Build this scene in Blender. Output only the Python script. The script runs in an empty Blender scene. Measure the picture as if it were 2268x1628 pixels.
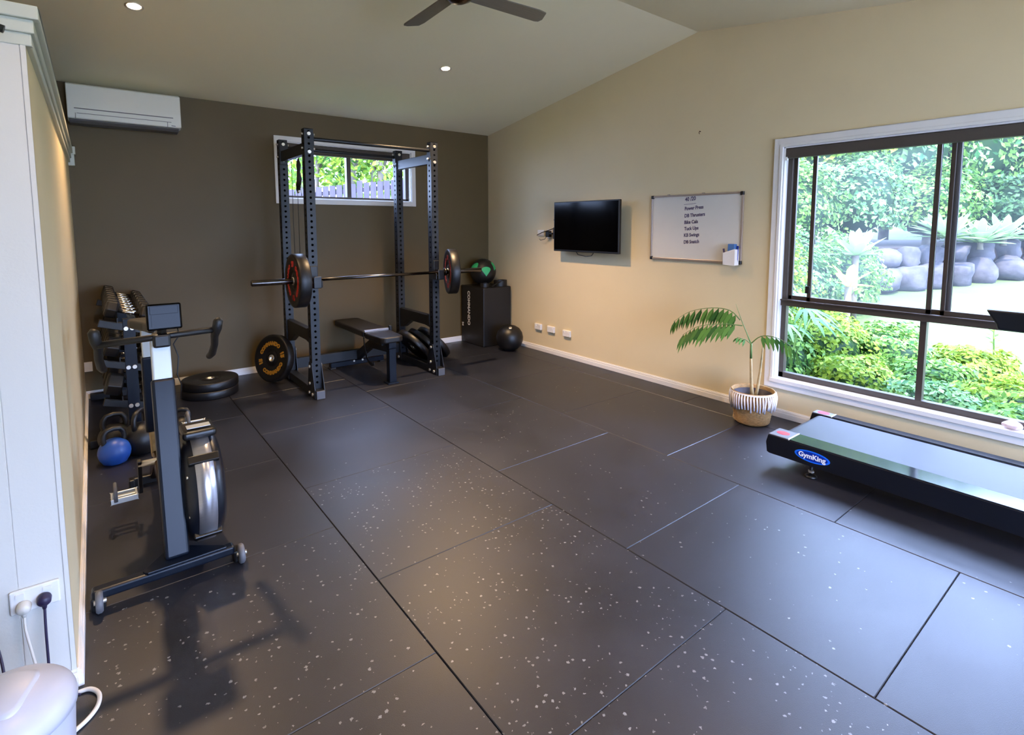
import bpy, bmesh, math, random
from mathutils import Vector, Matrix, Euler
R = math.radians
SC = bpy.context.scene
COL = SC.collection
rnd = random.Random(7)

# ------------------------------------------------------------------ camera
cam_d = bpy.data.cameras.new('camera')
cam = bpy.data.objects.new('camera', cam_d)
COL.objects.link(cam)
right = Vector((0.786740394, -0.617284013, 0.0))
up = Vector((0.05794312, 0.07386522, 0.99558351))
fwd = Vector((0.6145585, 0.7832652, -0.09388011))
m = Matrix((right, up, -fwd)).transposed().to_4x4()
m.translation = Vector((-1.2317, -2.7781, 1.4908))
cam.matrix_world = m
cam_d.sensor_width = 36
cam_d.lens = 36 * 1181.64 / 2268
cam_d.shift_y = (612.1 - 814) / 2268
cam_d.clip_start = 0.05
cam_d.clip_end = 200
SC.camera = cam

# ------------------------------------------------------------------ world, sun, exposure
world = bpy.data.worlds.new('daylight')
SC.world = world
world.use_nodes = True
wn = world.node_tree
bg = wn.nodes['Background']
tc = wn.nodes.new('ShaderNodeTexCoord')
sep = wn.nodes.new('ShaderNodeSeparateXYZ')
ramp = wn.nodes.new('ShaderNodeValToRGB')
wn.links.new(tc.outputs['Generated'], sep.inputs[0])
wn.links.new(sep.outputs['Z'], ramp.inputs[0])
ramp.color_ramp.elements[0].position = 0.0
ramp.color_ramp.elements[0].color = (0.23, 0.31, 0.50, 1)
ramp.color_ramp.elements[1].position = 0.45
ramp.color_ramp.elements[1].color = (0.43, 0.58, 1.0, 1)
wn.links.new(ramp.outputs[0], bg.inputs[0])
bg.inputs[1].default_value = 14.0

def add_light(name, kind, loc, energy, color, rot=(0, 0, 0), **kw):
    d = bpy.data.lights.new(name, kind)
    d.energy = energy
    d.color = color
    for k, v in kw.items():
        setattr(d, k, v)
    o = bpy.data.objects.new(name, d)
    o.location = loc
    o.rotation_euler = rot
    COL.objects.link(o)
    return o

sun = add_light('sun', 'SUN', (0, 0, 10), 6.5, (1.0, 0.93, 0.8), rot=(R(18), R(-32), 0), angle=R(3))

SC.view_settings.view_transform = 'Standard'
SC.view_settings.look = 'None'
SC.view_settings.gamma = 1
SC.view_settings.use_curve_mapping = False
SC.view_settings.exposure = 1.1
SC.cycles.use_denoising = True
SC.cycles.max_bounces = 8
SC.cycles.diffuse_bounces = 5
SC.cycles.glossy_bounces = 3
SC.cycles.transparent_max_bounces = 12
SC.cycles.sample_clamp_indirect = 6
SC.cycles.caustics_reflective = False
SC.cycles.caustics_refractive = False

# ------------------------------------------------------------------ helpers
def lin(h):
    h = h.lstrip('#')
    v = [int(h[i:i + 2], 16) / 255 for i in (0, 2, 4)]
    return tuple(c / 12.92 if c <= .04045 else ((c + .055) / 1.055) ** 2.4 for c in v)

def bsdf(mt):
    return mt.node_tree.nodes['Principled BSDF']

def mat(name, color, rough=0.5, metal=0.0, var=0.08, scale=8.0, bump=0.0, bscale=60.0, spec=0.5, coat=0.0, stretch=None):
    """procedural material: noise varies the colour a little and may bump the surface"""
    mt = bpy.data.materials.new(name)
    mt.use_nodes = True
    nt = mt.node_tree
    b = bsdf(mt)
    c = lin(color) if isinstance(color, str) else color
    tcn = nt.nodes.new('ShaderNodeTexCoord')
    src = tcn.outputs['Object']
    if stretch:
        mp = nt.nodes.new('ShaderNodeMapping')
        mp.inputs['Scale'].default_value = stretch
        nt.links.new(src, mp.inputs[0])
        src = mp.outputs[0]
    n = nt.nodes.new('ShaderNodeTexNoise')
    n.inputs['Scale'].default_value = scale
    n.inputs['Detail'].default_value = 4
    nt.links.new(src, n.inputs['Vector'])
    r = nt.nodes.new('ShaderNodeValToRGB')
    r.color_ramp.elements[0].position = 0.3
    r.color_ramp.elements[1].position = 0.7
    r.color_ramp.elements[0].color = (*[x * (1 - var) for x in c], 1)
    r.color_ramp.elements[1].color = (*[min(1, x * (1 + var)) for x in c], 1)
    nt.links.new(n.outputs['Fac'], r.inputs[0])
    nt.links.new(r.outputs[0], b.inputs['Base Color'])
    b.inputs['Roughness'].default_value = rough
    b.inputs['Metallic'].default_value = metal
    b.inputs['Specular IOR Level'].default_value = spec
    b.inputs['Coat Weight'].default_value = coat
    if bump:
        n2 = nt.nodes.new('ShaderNodeTexNoise')
        n2.inputs['Scale'].default_value = bscale
        n2.inputs['Detail'].default_value = 6
        nt.links.new(src, n2.inputs['Vector'])
        bp = nt.nodes.new('ShaderNodeBump')
        bp.inputs['Strength'].default_value = bump
        bp.inputs['Distance'].default_value = 0.01
        nt.links.new(n2.outputs['Fac'], bp.inputs['Height'])
        nt.links.new(bp.outputs[0], b.inputs['Normal'])
    return mt

def leafmat(name, ca, cb, trans=0.35, rough=0.5):
    mt = bpy.data.materials.new(name)
    mt.use_nodes = True
    nt = mt.node_tree
    b = bsdf(mt)
    g = nt.nodes.new('ShaderNodeNewGeometry')
    r = nt.nodes.new('ShaderNodeValToRGB')
    r.color_ramp.elements[0].color = (*lin(ca), 1)
    r.color_ramp.elements[1].color = (*lin(cb), 1)
    nt.links.new(g.outputs['Random Per Island'], r.inputs[0])
    nt.links.new(r.outputs[0], b.inputs['Base Color'])
    b.inputs['Roughness'].default_value = max(rough, .55)
    b.inputs['Specular IOR Level'].default_value = .2
    t = nt.nodes.new('ShaderNodeBsdfTranslucent')
    nt.links.new(r.outputs[0], t.inputs['Color'])
    mx = nt.nodes.new('ShaderNodeMixShader')
    mx.inputs[0].default_value = trans
    nt.links.new(b.outputs[0], mx.inputs[1])
    nt.links.new(t.outputs[0], mx.inputs[2])
    nt.links.new(mx.outputs[0], nt.nodes['Material Output'].inputs['Surface'])
    return mt

def emat(name, color, strength):
    mt = bpy.data.materials.new(name)
    mt.use_nodes = True
    b = bsdf(mt)
    b.inputs['Emission Color'].default_value = (*color, 1)
    b.inputs['Emission Strength'].default_value = strength
    b.inputs['Base Color'].default_value = (.8, .8, .8, 1)
    return mt

def glassmat(name, gloss=0.06, tint=(1, 1, 1), dust=0.0):
    """thin window pane: mostly clear, a little reflection"""
    mt = bpy.data.materials.new(name)
    mt.use_nodes = True
    nt = mt.node_tree
    nt.nodes.remove(bsdf(mt))
    tr = nt.nodes.new('ShaderNodeBsdfTransparent')
    tr.inputs[0].default_value = (*tint, 1)
    gl = nt.nodes.new('ShaderNodeBsdfGlossy')
    gl.inputs['Roughness'].default_value = 0.02
    fr = nt.nodes.new('ShaderNodeLayerWeight')
    fr.inputs[0].default_value = 0.12
    mul = nt.nodes.new('ShaderNodeMath')
    mul.operation = 'MULTIPLY'
    mul.inputs[1].default_value = gloss * 8
    nt.links.new(fr.outputs['Fresnel'], mul.inputs[0])
    mx = nt.nodes.new('ShaderNodeMixShader')
    nt.links.new(mul.outputs[0], mx.inputs[0])
    nt.links.new(tr.outputs[0], mx.inputs[1])
    nt.links.new(gl.outputs[0], mx.inputs[2])
    out = mx.outputs[0]
    if dust:
        # fine dust film on the pane: a little light is scattered
        tl = nt.nodes.new('ShaderNodeBsdfTranslucent')
        tl.inputs[0].default_value = (.9, .92, .95, 1)
        tcn = nt.nodes.new('ShaderNodeTexCoord')
        nz = nt.nodes.new('ShaderNodeTexNoise')
        nz.inputs['Scale'].default_value = 2.5
        nt.links.new(tcn.outputs['Object'], nz.inputs['Vector'])
        mr = nt.nodes.new('ShaderNodeMapRange')
        mr.inputs[3].default_value = dust * .4
        mr.inputs[4].default_value = dust * 1.6
        nt.links.new(nz.outputs['Fac'], mr.inputs[0])
        m2 = nt.nodes.new('ShaderNodeMixShader')
        nt.links.new(mr.outputs[0], m2.inputs[0])
        nt.links.new(out, m2.inputs[1])
        nt.links.new(tl.outputs[0], m2.inputs[2])
        out = m2.outputs[0]
    nt.links.new(out, nt.nodes['Material Output'].inputs['Surface'])
    return mt

def frame_of(d):
    d = d.normalized()
    a = Vector((0, 0, 1)) if abs(d.z) < .9 else Vector((1, 0, 0))
    x = a.cross(d).normalized()
    return x, d.cross(x), d

class MB:
    """collects shapes and links them as one mesh object"""
    def __init__(s, xf=None):
        s.v, s.f, s.xf = [], [], xf
        s.fs, s.mi = [], []
    def _add(s, vs, fs, smooth=False, mi=0):
        k = len(s.v)
        if s.xf is not None:
            vs = [s.xf @ Vector(p) for p in vs]
        s.v += [tuple(p) for p in vs]
        s.f += [tuple(i + k for i in f) for f in fs]
        s.fs += [smooth] * len(fs)
        s.mi += [mi] * len(fs)
        return s
    def box(s, x0, x1, y0, y1, z0, z1, rot=None, pivot=None):
        vs = [Vector((x, y, z)) for z in (z0, z1) for y in (y0, y1) for x in (x0, x1)]
        if rot is not None:
            pv = Vector(pivot) if pivot else Vector(((x0 + x1) / 2, (y0 + y1) / 2, (z0 + z1) / 2))
            e = Euler(rot).to_matrix()
            vs = [e @ (p - pv) + pv for p in vs]
        return s._add(vs, [(0, 2, 3, 1), (4, 5, 7, 6), (0, 1, 5, 4), (2, 6, 7, 3), (0, 4, 6, 2), (1, 3, 7, 5)])
    def bar(s, p0, p1, w, h, upv=(0, 0, 1)):
        """rectangular bar between two points, w wide, h high"""
        p0, p1 = Vector(p0), Vector(p1)
        d = (p1 - p0).normalized()
        u = Vector(upv)
        x = d.cross(u).normalized()
        y = x.cross(d).normalized()
        vs = []
        for p in (p0, p1):
            for a, b in ((-1, -1), (1, -1), (1, 1), (-1, 1)):
                vs.append(p + x * a * w / 2 + y * b * h / 2)
        return s._add(vs, [(3, 2, 1, 0), (4, 5, 6, 7), (0, 1, 5, 4), (1, 2, 6, 5), (2, 3, 7, 6), (3, 0, 4, 7)])
    def cyl(s, p0, p1, r0, r1=None, n=24, caps=True):
        r1 = r0 if r1 is None else r1
        p0, p1 = Vector(p0), Vector(p1)
        x, y, _ = frame_of(p1 - p0)
        vs = []
        for p, r in ((p0, r0), (p1, r1)):
            for i in range(n):
                a = 2 * math.pi * i / n
                vs.append(p + (x * math.cos(a) + y * math.sin(a)) * r)
        s._add(vs, [(i, (i + 1) % n, n + (i + 1) % n, n + i) for i in range(n)], True)
        if caps:
            s._add(vs, [tuple(reversed(range(n))), tuple(range(n, 2 * n))])
        return s
    def tube(s, pts, r, n=10, caps=True):
        pts = [Vector(p) for p in pts]
        rs = r if isinstance(r, (list, tuple)) else [r] * len(pts)
        vs = []
        prev = None
        for i, p in enumerate(pts):
            d = (pts[min(i + 1, len(pts) - 1)] - pts[max(i - 1, 0)]).normalized()
            if prev is None:
                x, y, _ = frame_of(d)
            else:
                x = (prev - d * prev.dot(d)).normalized()
                y = d.cross(x)
            prev = x
            for k in range(n):
                a = 2 * math.pi * k / n
                vs.append(p + (x * math.cos(a) + y * math.sin(a)) * rs[i])
        fs = []
        for i in range(len(pts) - 1):
            for k in range(n):
                fs.append((i * n + k, i * n + (k + 1) % n, (i + 1) * n + (k + 1) % n, (i + 1) * n + k))
        s._add(vs, fs, True)
        if caps:
            s._add(vs, [tuple(reversed(range(n))), tuple(range((len(pts) - 1) * n, len(pts) * n))])
        return s
    def lathe(s, prof, c=(0, 0, 0), axis=(0, 0, 1), n=40, smooth=True):
        """revolve (radius, height) pairs round the axis"""
        x, y, d = frame_of(Vector(axis))
        c = Vector(c)
        vs, fs = [], []
        for r, h in prof:
            for i in range(n):
                a = 2 * math.pi * i / n
                vs.append(c + d * h + (x * math.cos(a) + y * math.sin(a)) * max(r, 1e-5))
        for j in range(len(prof) - 1):
            for i in range(n):
                fs.append((j * n + i, j * n + (i + 1) % n, (j + 1) * n + (i + 1) % n, (j + 1) * n + i))
        return s._add(vs, fs, smooth)
    def prism(s, poly, axis, a, b):
        """extrude a 2d outline along an axis: x -> (y,z), y -> (x,z), z -> (x,y)"""
        def P(p, t):
            return {'x': (t, p[0], p[1]), 'y': (p[0], t, p[1]), 'z': (p[0], p[1], t)}[axis]
        n = len(poly)
        vs = [P(p, a) for p in poly] + [P(p, b) for p in poly]
        fs = [tuple(range(n)), tuple(reversed(range(n, 2 * n)))] + [(i, n + i, n + (i + 1) % n, (i + 1) % n) for i in range(n)]
        return s._add(vs, fs)
    def ball(s, c, r, n=24, sc=(1, 1, 1)):
        c = Vector(c)
        vs, fs = [], []
        mrows = n // 2
        for j in range(mrows + 1):
            t = math.pi * j / mrows
            for i in range(n):
                a = 2 * math.pi * i / n
                vs.append(c + Vector((math.sin(t) * math.cos(a) * sc[0], math.sin(t) * math.sin(a) * sc[1], math.cos(t) * sc[2])) * r)
        for j in range(mrows):
            for i in range(n):
                fs.append((j * n + i, (j + 1) * n + i, (j + 1) * n + (i + 1) % n, j * n + (i + 1) % n))
        return s._add(vs, fs, True)
    def build(s, name, m, parent=None, bevel=0.0, seg=2, recalc=True):
        me = bpy.data.meshes.new(name)
        me.from_pydata(s.v, [], s.f)
        bm = bmesh.new()
        bm.from_mesh(me)
        for f, sm, mi in zip(bm.faces, s.fs, s.mi):
            f.smooth = sm
            f.material_index = mi
        bmesh.ops.remove_doubles(bm, verts=bm.verts, dist=1e-5)
        if recalc:
            bmesh.ops.recalc_face_normals(bm, faces=bm.faces)
        bm.to_mesh(me)
        bm.free()
        if m is not None:
            me.materials.append(m)
        o = bpy.data.objects.new(name, me)
        COL.objects.link(o)
        if parent is not None:
            o.parent = parent
        if bevel:
            b = o.modifiers.new('bevel', 'BEVEL')
            b.width = bevel
            b.segments = seg
            b.limit_method = 'ANGLE'
            b.angle_limit = R(40)
            b.harden_normals = False
        return o

def tag(o, label=None, cat=None, group=None, kind=None):
    if label: o['label'] = label
    if cat: o['category'] = cat
    if group: o['group'] = group
    if kind: o['kind'] = kind
    return o

def thing(name, label, cat, loc=(0, 0, 0), rot=(0, 0, 0), group=None):
    o = bpy.data.objects.new(name, None)
    o.empty_display_size = 0.1
    COL.objects.link(o)
    o.location = loc
    o.rotation_euler = rot
    return tag(o, label, cat, group)

def struct(name, mb, m, bevel=0.0, parent=None):
    return tag(mb.build(name, m, parent, bevel), kind='structure')

def copy_tree(o, parent=None):
    c = o.copy()
    COL.objects.link(c)
    c.parent = parent
    for ch in [x for x in bpy.data.objects if x.parent == o]:
        copy_tree(ch, c)
    return c

def text_geo(body, size, extrude=0.0, bold=0.0):
    """letters as plain vertices and faces (x right, y up, z out)"""
    cu = bpy.data.curves.new('lettering', 'FONT')
    cu.body = body
    cu.size = size
    cu.extrude = extrude
    cu.offset = bold
    cu.resolution_u = 3
    cu.align_x = 'CENTER'
    cu.align_y = 'CENTER'
    o = bpy.data.objects.new('lettering', cu)
    COL.objects.link(o)
    bpy.context.view_layer.update()
    dg = bpy.context.evaluated_depsgraph_get()
    me = bpy.data.meshes.new_from_object(o.evaluated_get(dg))
    vs = [v.co.copy() for v in me.vertices]
    fs = [tuple(p.vertices) for p in me.polygons]
    bpy.data.objects.remove(o)
    bpy.data.curves.remove(cu)
    bpy.data.meshes.remove(me)
    return vs, fs

# ------------------------------------------------------------------ measures
WX, YB = 2.93, 3.038          # right wall, back wall
PX, PY = -1.352, -0.64        # partition: its side face and its end face
YF, XL = -5.2, -4.2           # wall behind the camera, far left wall
H1, H2, YA = 2.67, 3.137, -0.045
def ceil_z(y):
    return H1 + (H2 - H1) * (YB - y) / (YB - YA) if y > YA else H2 - 0.1514 * (YA - y)

# ------------------------------------------------------------------ materials
M = {}
M['cream'] = mat('cream_wall_paint', '#e2d0a8', 0.62, var=.015, scale=3, bump=.05, bscale=220)
M['white_wall'] = mat('white_board_paint', '#dcd8cf', 0.5, var=.015, scale=2, bump=.04, bscale=150)
M['olive'] = mat('dark_olive_paint', '#5d4c2a', 0.58, var=.04, scale=2.5, bump=.05, bscale=200)
M['ceil'] = mat('ceiling_paint', '#efe6c6', 0.8, var=.01, scale=2, bump=.04, bscale=200)
M['trim'] = mat('white_gloss_trim', '#e9e6e2', 0.3, var=.01, scale=4)
M['green_trim'] = mat('pale_moulding_paint', '#cfd0c2', 0.4, var=.01, scale=4)
M['bronze'] = mat('bronze_window_frame', '#4a4038', 0.4, metal=.3, var=.04)
M['black'] = mat('black_powder_coat', '#0a0a0b', 0.38, var=.1, scale=30)
M['rack'] = mat('satin_black_steel', '#11151b', 0.42, var=.08, scale=20, spec=.45)
M['hole_shade'] = mat('painted_hole_shade', '#020202', 0.9, var=.02, spec=.05)  # near-black stands in for the shade inside the shallow upright holes
M['plastic'] = mat('black_plastic', '#0b0b0c', 0.42, var=.08, scale=20)
M['vinyl'] = mat('black_vinyl', '#100e0d', 0.48, var=.08, scale=20, bump=.08, bscale=300)
M['rubber'] = mat('bumper_rubber', '#0e0e10', 0.42, var=.12, scale=18, bump=.06, bscale=200)
M['chrome'] = mat('chrome', '#d8d2cc', 0.16, metal=1.0, var=.02)
M['steel'] = mat('bolt_steel', '#e6dfd2', 0.34, metal=.9, var=.05)
M['whitepl'] = mat('white_plastic', '#ece9e4', 0.3, var=.01)
M['offwhite'] = mat('air_conditioner_shell', '#e6e6de', 0.28, var=.01)
M['greypl'] = mat('grey_plastic', '#5d5d60', 0.5, var=.04)
M['orange'] = mat('orange_lettering', '#a06c16', 0.6, var=.05)
M['red'] = mat('red_lettering', '#9c1f14', 0.45, var=.08)
M['blue'] = mat('blue_kettlebell_paint', '#1e4b9c', 0.4, var=.06)
M['green'] = mat('green_panel', '#2fae68', 0.5, var=.05)
M['slate'] = mat('slate_blue_steel', '#0c1420', 0.34, var=.05, spec=.28)
M['silver'] = mat('brushed_aluminium', '#b9b7bb', 0.3, metal=.85, var=.05, stretch=(1, 1, 30))
M['silver2'] = mat('painted_silver_tube', '#c9cfd0', 0.35, metal=.2, var=.03)
M['alu'] = mat('aluminium_frame', '#b6a79b', 0.35, metal=.6, var=.03)
M['board'] = mat('white_board_enamel', '#e2ddd4', 0.22, var=.01)
M['ink'] = mat('purple_marker_ink', '#4a3f63', 0.6, var=.1)
M['basket'] = mat('woven_seagrass', '#b58f5e', 0.8, var=.3, scale=40, bump=.5, bscale=60, stretch=(1, 1, 6))
M['fringe'] = mat('white_cotton_cord', '#efe9ec', 0.85, var=.03)
M['potpl'] = mat('inner_pot_plastic', '#3b3238', 0.5, var=.05)
M['soil'] = mat('potting_soil', '#2c201a', 0.95, var=.4, scale=80, bump=.6)
M['stem'] = mat('pale_cane_stem', '#b49a6c', 0.6, var=.15, scale=40)
M['stemgreen'] = mat('green_stem', '#5b7a3c', 0.55, var=.15)
M['palm'] = leafmat('palm_leaf', '#2f5a2a', '#5f8c3f', .25, .35)
M['screen'] = mat('dark_tv_glass', '#030304', 0.12, var=.02, spec=.12)
M['gunmetal'] = mat('dark_chrome', '#5a5654', 0.22, metal=1.0, var=.05)
M['belt'] = mat('treadmill_belt', '#26282e', 0.5, var=.06, scale=60, bump=.05, bscale=400)
M['rail'] = mat('glossy_side_rail', '#22262c', 0.12, var=.03)
M['tread'] = mat('treadmill_dark_body', '#0b0f18', 0.35, var=.05)
M['sticker_blue'] = mat('blue_badge', '#0a2f9a', 0.25, var=.02)
M['sticker_ring'] = mat('bright_blue_ring', '#1c6ff0', 0.25, var=.02)
M['sticker_white'] = mat('white_letters', '#eef2fb', 0.3, var=.01)
M['sticker_red'] = mat('red_badge', '#c81e34', 0.3, var=.03)
M['felt'] = mat('blue_felt', '#4b74ad', 0.8, var=.06)
M['cord_w'] = mat('white_cable', '#ddd6cb', 0.45, var=.02)
M['cord_p'] = mat('dark_purple_cable', '#2c2340', 0.45, var=.04)
M['bin'] = mat('white_bin_plastic', '#c9c8d2', 0.35, var=.01)
M['fan'] = mat('brushed_fan_blade', '#7a7368', 0.45, metal=.2, var=.06, stretch=(1, 12, 1))
M['bronze_metal'] = mat('oil_rubbed_bronze', '#4b3526', 0.25, metal=.9, var=.05)
M['stone'] = mat('pink_quartz', '#f3d7d2', 0.4, var=.08, scale=30, bump=.3)
M['rock'] = mat('grey_garden_rock', '#3f3c42', 0.9, var=.5, scale=5, bump=1.0, bscale=9)
M['lawn'] = mat('lawn_grass', '#46552a', 0.9, var=.25, scale=1.2, bump=.6, bscale=40)
M['fence'] = mat('weathered_grey_fence', '#3a3641', 0.85, var=.2, scale=3, stretch=(12, 12, 1))
M['bark'] = mat('grey_bark', '#6b6258', 0.9, var=.25, scale=8, bump=.5, bscale=20)
M['leafA'] = leafmat('mid_green_leaves', '#275526', '#7fa34a', .4)
M['leafB'] = leafmat('blue_green_leaves', '#2d5a33', '#7d9f5c', .35)
M['leafC'] = leafmat('yellow_green_leaves', '#44681f', '#98ac40', .45)
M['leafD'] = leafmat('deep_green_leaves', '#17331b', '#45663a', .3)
M['agave'] = leafmat('grey_green_agave', '#527a52', '#8ea87c', .2, .4)
M['palmfan'] = leafmat('fan_palm_leaf', '#24522a', '#7fa163', .35, .35)
M['banana'] = leafmat('yellow_green_broad_leaf', '#74902a', '#b2bb4c', .45, .4)
M['glass'] = glassmat('window_glass')
M['dusty'] = glassmat('dusty_sash_glass', dust=.010)
M['blindm'] = mat('bronze_roller_blind', '#4d443d', 0.6, var=.04)

def floor_material():
    mt = bpy.data.materials.new('black_rubber_mat')
    mt.use_nodes = True
    nt = mt.node_tree
    b = bsdf(mt)
    N = nt.nodes.new
    L = nt.links.new
    tcn = N('ShaderNodeTexCoord')
    at = N('ShaderNodeAttribute')
    at.attribute_name = 'fleck'
    # scuffs and chalk dust
    d1 = N('ShaderNodeTexNoise'); d1.inputs['Scale'].default_value = 2.2; d1.inputs['Detail'].default_value = 7; d1.inputs['Roughness'].default_value = .65
    L(tcn.outputs['Object'], d1.inputs['Vector'])
    dr = N('ShaderNodeValToRGB')
    dr.color_ramp.elements[0].position = .35; dr.color_ramp.elements[0].color = (.007, .0085, .014, 1)
    dr.color_ramp.elements[1].position = .75; dr.color_ramp.elements[1].color = (.016, .018, .027, 1)
    L(d1.outputs['Fac'], dr.inputs[0])
    # flecks: small irregular chips
    vo = N('ShaderNodeTexVoronoi'); vo.inputs['Scale'].default_value = 42; vo.inputs['Randomness'].default_value = 1
    wob = N('ShaderNodeTexNoise'); wob.inputs['Scale'].default_value = 160
    vm = N('ShaderNodeVectorMath'); vm.operation = 'MULTIPLY_ADD'
    vm.inputs[1].default_value = (.012, .012, .012)
    L(tcn.outputs['Object'], wob.inputs['Vector'])
    L(wob.outputs['Color'], vm.inputs[0]); L(tcn.outputs['Object'], vm.inputs[2])
    L(vm.outputs[0], vo.inputs['Vector'])
    sepc = N('ShaderNodeSeparateColor')
    L(vo.outputs['Color'], sepc.inputs[0])
    # fleck radius threshold per cell
    th = N('ShaderNodeMath'); th.operation = 'MULTIPLY_ADD'; th.inputs[1].default_value = .20; th.inputs[2].default_value = .05
    L(sepc.outputs[0], th.inputs[0])
    lt = N('ShaderNodeMath'); lt.operation = 'LESS_THAN'
    L(vo.outputs['Distance'], lt.inputs[0]); L(th.outputs[0], lt.inputs[1])
    # only some cells carry a fleck, more where the big noise is high
    big = N('ShaderNodeTexNoise'); big.inputs['Scale'].default_value = 3.2; big.inputs['Detail'].default_value = 3
    L(tcn.outputs['Object'], big.inputs['Vector'])
    bigr = N('ShaderNodeMapRange'); bigr.inputs[1].default_value = .38; bigr.inputs[2].default_value = .68; bigr.inputs[3].default_value = .22; bigr.inputs[4].default_value = 1.0
    L(big.outputs['Fac'], bigr.inputs[0])
    dens = N('ShaderNodeMath'); dens.operation = 'MULTIPLY'
    L(bigr.outputs[0], dens.inputs[0]); L(at.outputs['Fac'], dens.inputs[1])
    pick = N('ShaderNodeMath'); pick.operation = 'LESS_THAN'
    L(sepc.outputs[1], pick.inputs[0]); L(dens.outputs[0], pick.inputs[1])
    fl = N('ShaderNodeMath'); fl.operation = 'MULTIPLY'
    L(lt.outputs[0], fl.inputs[0]); L(pick.outputs[0], fl.inputs[1])
    tone = N('ShaderNodeMapRange'); tone.inputs[3].default_value = .25; tone.inputs[4].default_value = .9
    L(sepc.outputs[2], tone.inputs[0])
    fm = N('ShaderNodeMath'); fm.operation = 'MULTIPLY'
    L(fl.outputs[0], fm.inputs[0]); L(tone.outputs[0], fm.inputs[1])
    mx = N('ShaderNodeMixRGB'); mx.inputs[2].default_value = (.45, .45, .44, 1)
    L(fm.outputs[0], mx.inputs[0]); L(dr.outputs[0], mx.inputs[1])
    L(mx.outputs[0], b.inputs['Base Color'])
    rr = N('ShaderNodeMapRange'); rr.inputs[3].default_value = .36; rr.inputs[4].default_value = .50
    L(d1.outputs['Fac'], rr.inputs[0]); L(rr.outputs[0], b.inputs['Roughness'])
    g = N('ShaderNodeTexNoise'); g.inputs['Scale'].default_value = 350; g.inputs['Detail'].default_value = 3
    L(tcn.outputs['Object'], g.inputs['Vector'])
    bp = N('ShaderNodeBump'); bp.inputs['Strength'].default_value = .12; bp.inputs['Distance'].default_value = .004
    L(g.outputs['Fac'], bp.inputs['Height']); L(bp.outputs[0], b.inputs['Normal'])
    b.inputs['Specular IOR Level'].default_value = .62
    return mt
M['floor'] = floor_material()

# ------------------------------------------------------------------ room shell
def make_floor():
    """one-metre rubber mats laid in staggered columns over a dark base"""
    A0 = -0.365
    cols = [(A0 - 4, A0 - 3, .1), (A0 - 3, A0 - 2, .5), (A0 - 2, A0 - 1, .3), (A0 - 1, A0, .757), (A0, A0 + 1, .245), (A0 + 1, A0 + 2, -.261), (A0 + 2, A0 + 3, -.764), (A0 + 3, WX, -.2)]
    mb = MB()
    fleck = []
    g = .0016
    gy = .0008
    def slab(x0, x1, y0, y1, fl):
        x0, x1, y0, y1 = max(x0, XL) + g, min(x1, WX) - g, max(y0, YF) + gy, min(y1, YB) - gy
        if x1 - x0 < .03 or y1 - y0 < .03:
            return
        e, z = .0025, 0.0
        k = len(mb.v)
        vs = []
        for dz, i in ((-.014, 0), (-.0025, 0), (0, e)):
            vs += [(x0 + i, y0 + i, dz), (x1 - i, y0 + i, dz), (x1 - i, y1 - i, dz), (x0 + i, y1 - i, dz)]
        fs = []
        for r_ in range(2):
            for i in range(4):
                fs.append((r_ * 4 + i, r_ * 4 + (i + 1) % 4, r_ * 4 + 4 + (i + 1) % 4, r_ * 4 + 4 + i))
        fs.append((8, 9, 10, 11))
        mb._add(vs, fs)
        fleck.extend([fl] * len(vs))
    for ci, (x0, x1, off) in enumerate(cols):
        for k in range(-8, 5):
            y0, y1 = off + k, off + k + 1
            ym = (y0 + y1) / 2
            fl = 0.03
            if ci <= 2: fl = .8
            if ci == 3: fl = 1.0 if ym < -.243 else .03
            if ci == 4: fl = 1.0 if ym < .245 else .05
            if ci == 4 and ym < -.8: fl = 1.35
            if ci == 5: fl = .28 if ym < .74 else .06
            if ci == 5 and ym < -1.2: fl = .16
            if ci == 6: fl = .07
            slab(x0, x1, y0, y1, fl)
    base = len(mb.v)
    mb.box(XL, WX, YF, YB, -.06, -.012)
    fleck.extend([0.0] * 8)
    me = bpy.data.meshes.new('floor')
    me.from_pydata(mb.v, [], mb.f)
    att = me.attributes.new('fleck', 'FLOAT', 'POINT')
    att.data.foreach_set('value', fleck)
    me.materials.append(M['floor'])
    o = bpy.data.objects.new('floor', me)
    COL.objects.link(o)
    tag(o, kind='structure')
make_floor()

T = .11     # wall thickness
# back wall with the high window opening
bw = (.315, 1.80, 1.775, 2.352)
b = MB()
zt = 2.72
b.box(XL, bw[0], YB, YB + T, -.06, zt).box(bw[1], WX + T, YB, YB + T, -.06, zt)
b.box(bw[0], bw[1], YB, YB + T, -.06, bw[2]).box(bw[0], bw[1], YB, YB + T, bw[3], zt)
struct('wall_back', b, M['olive'])
# right wall (gable) with the big window opening
rw = (-2.66, -.815, .295, 2.085)
b = MB()
def gable(y0, y1, z0=None):
    ys = sorted({y0, y1} | ({YA} if y0 < YA < y1 else set()))
    poly = [(y0, z0), (y1, z0)] + [(y, ceil_z(y) + .02) for y in reversed(ys)]
    b.prism(poly, 'x', WX, WX + T)
gable(rw[1], YB, -.06); gable(YF, rw[0], -.06); gable(rw[0], rw[1], rw[3])
b.prism([(rw[0], -.06), (rw[1], -.06), (rw[1], rw[2]), (rw[0], rw[2])], 'x', WX, WX + T)
struct('wall_right', b, M['cream'])
# ceiling: two slopes
b = MB()
b.prism([(YB + T, ceil_z(YB + T)), (YA, H2), (YF - T, ceil_z(YF - T)), (YF - T, ceil_z(YF - T) + .06), (YA, H2 + .06), (YB + T, ceil_z(YB + T) + .06)], 'x', XL - T, WX + T)
struct('ceiling', b, M['ceil'])
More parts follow.
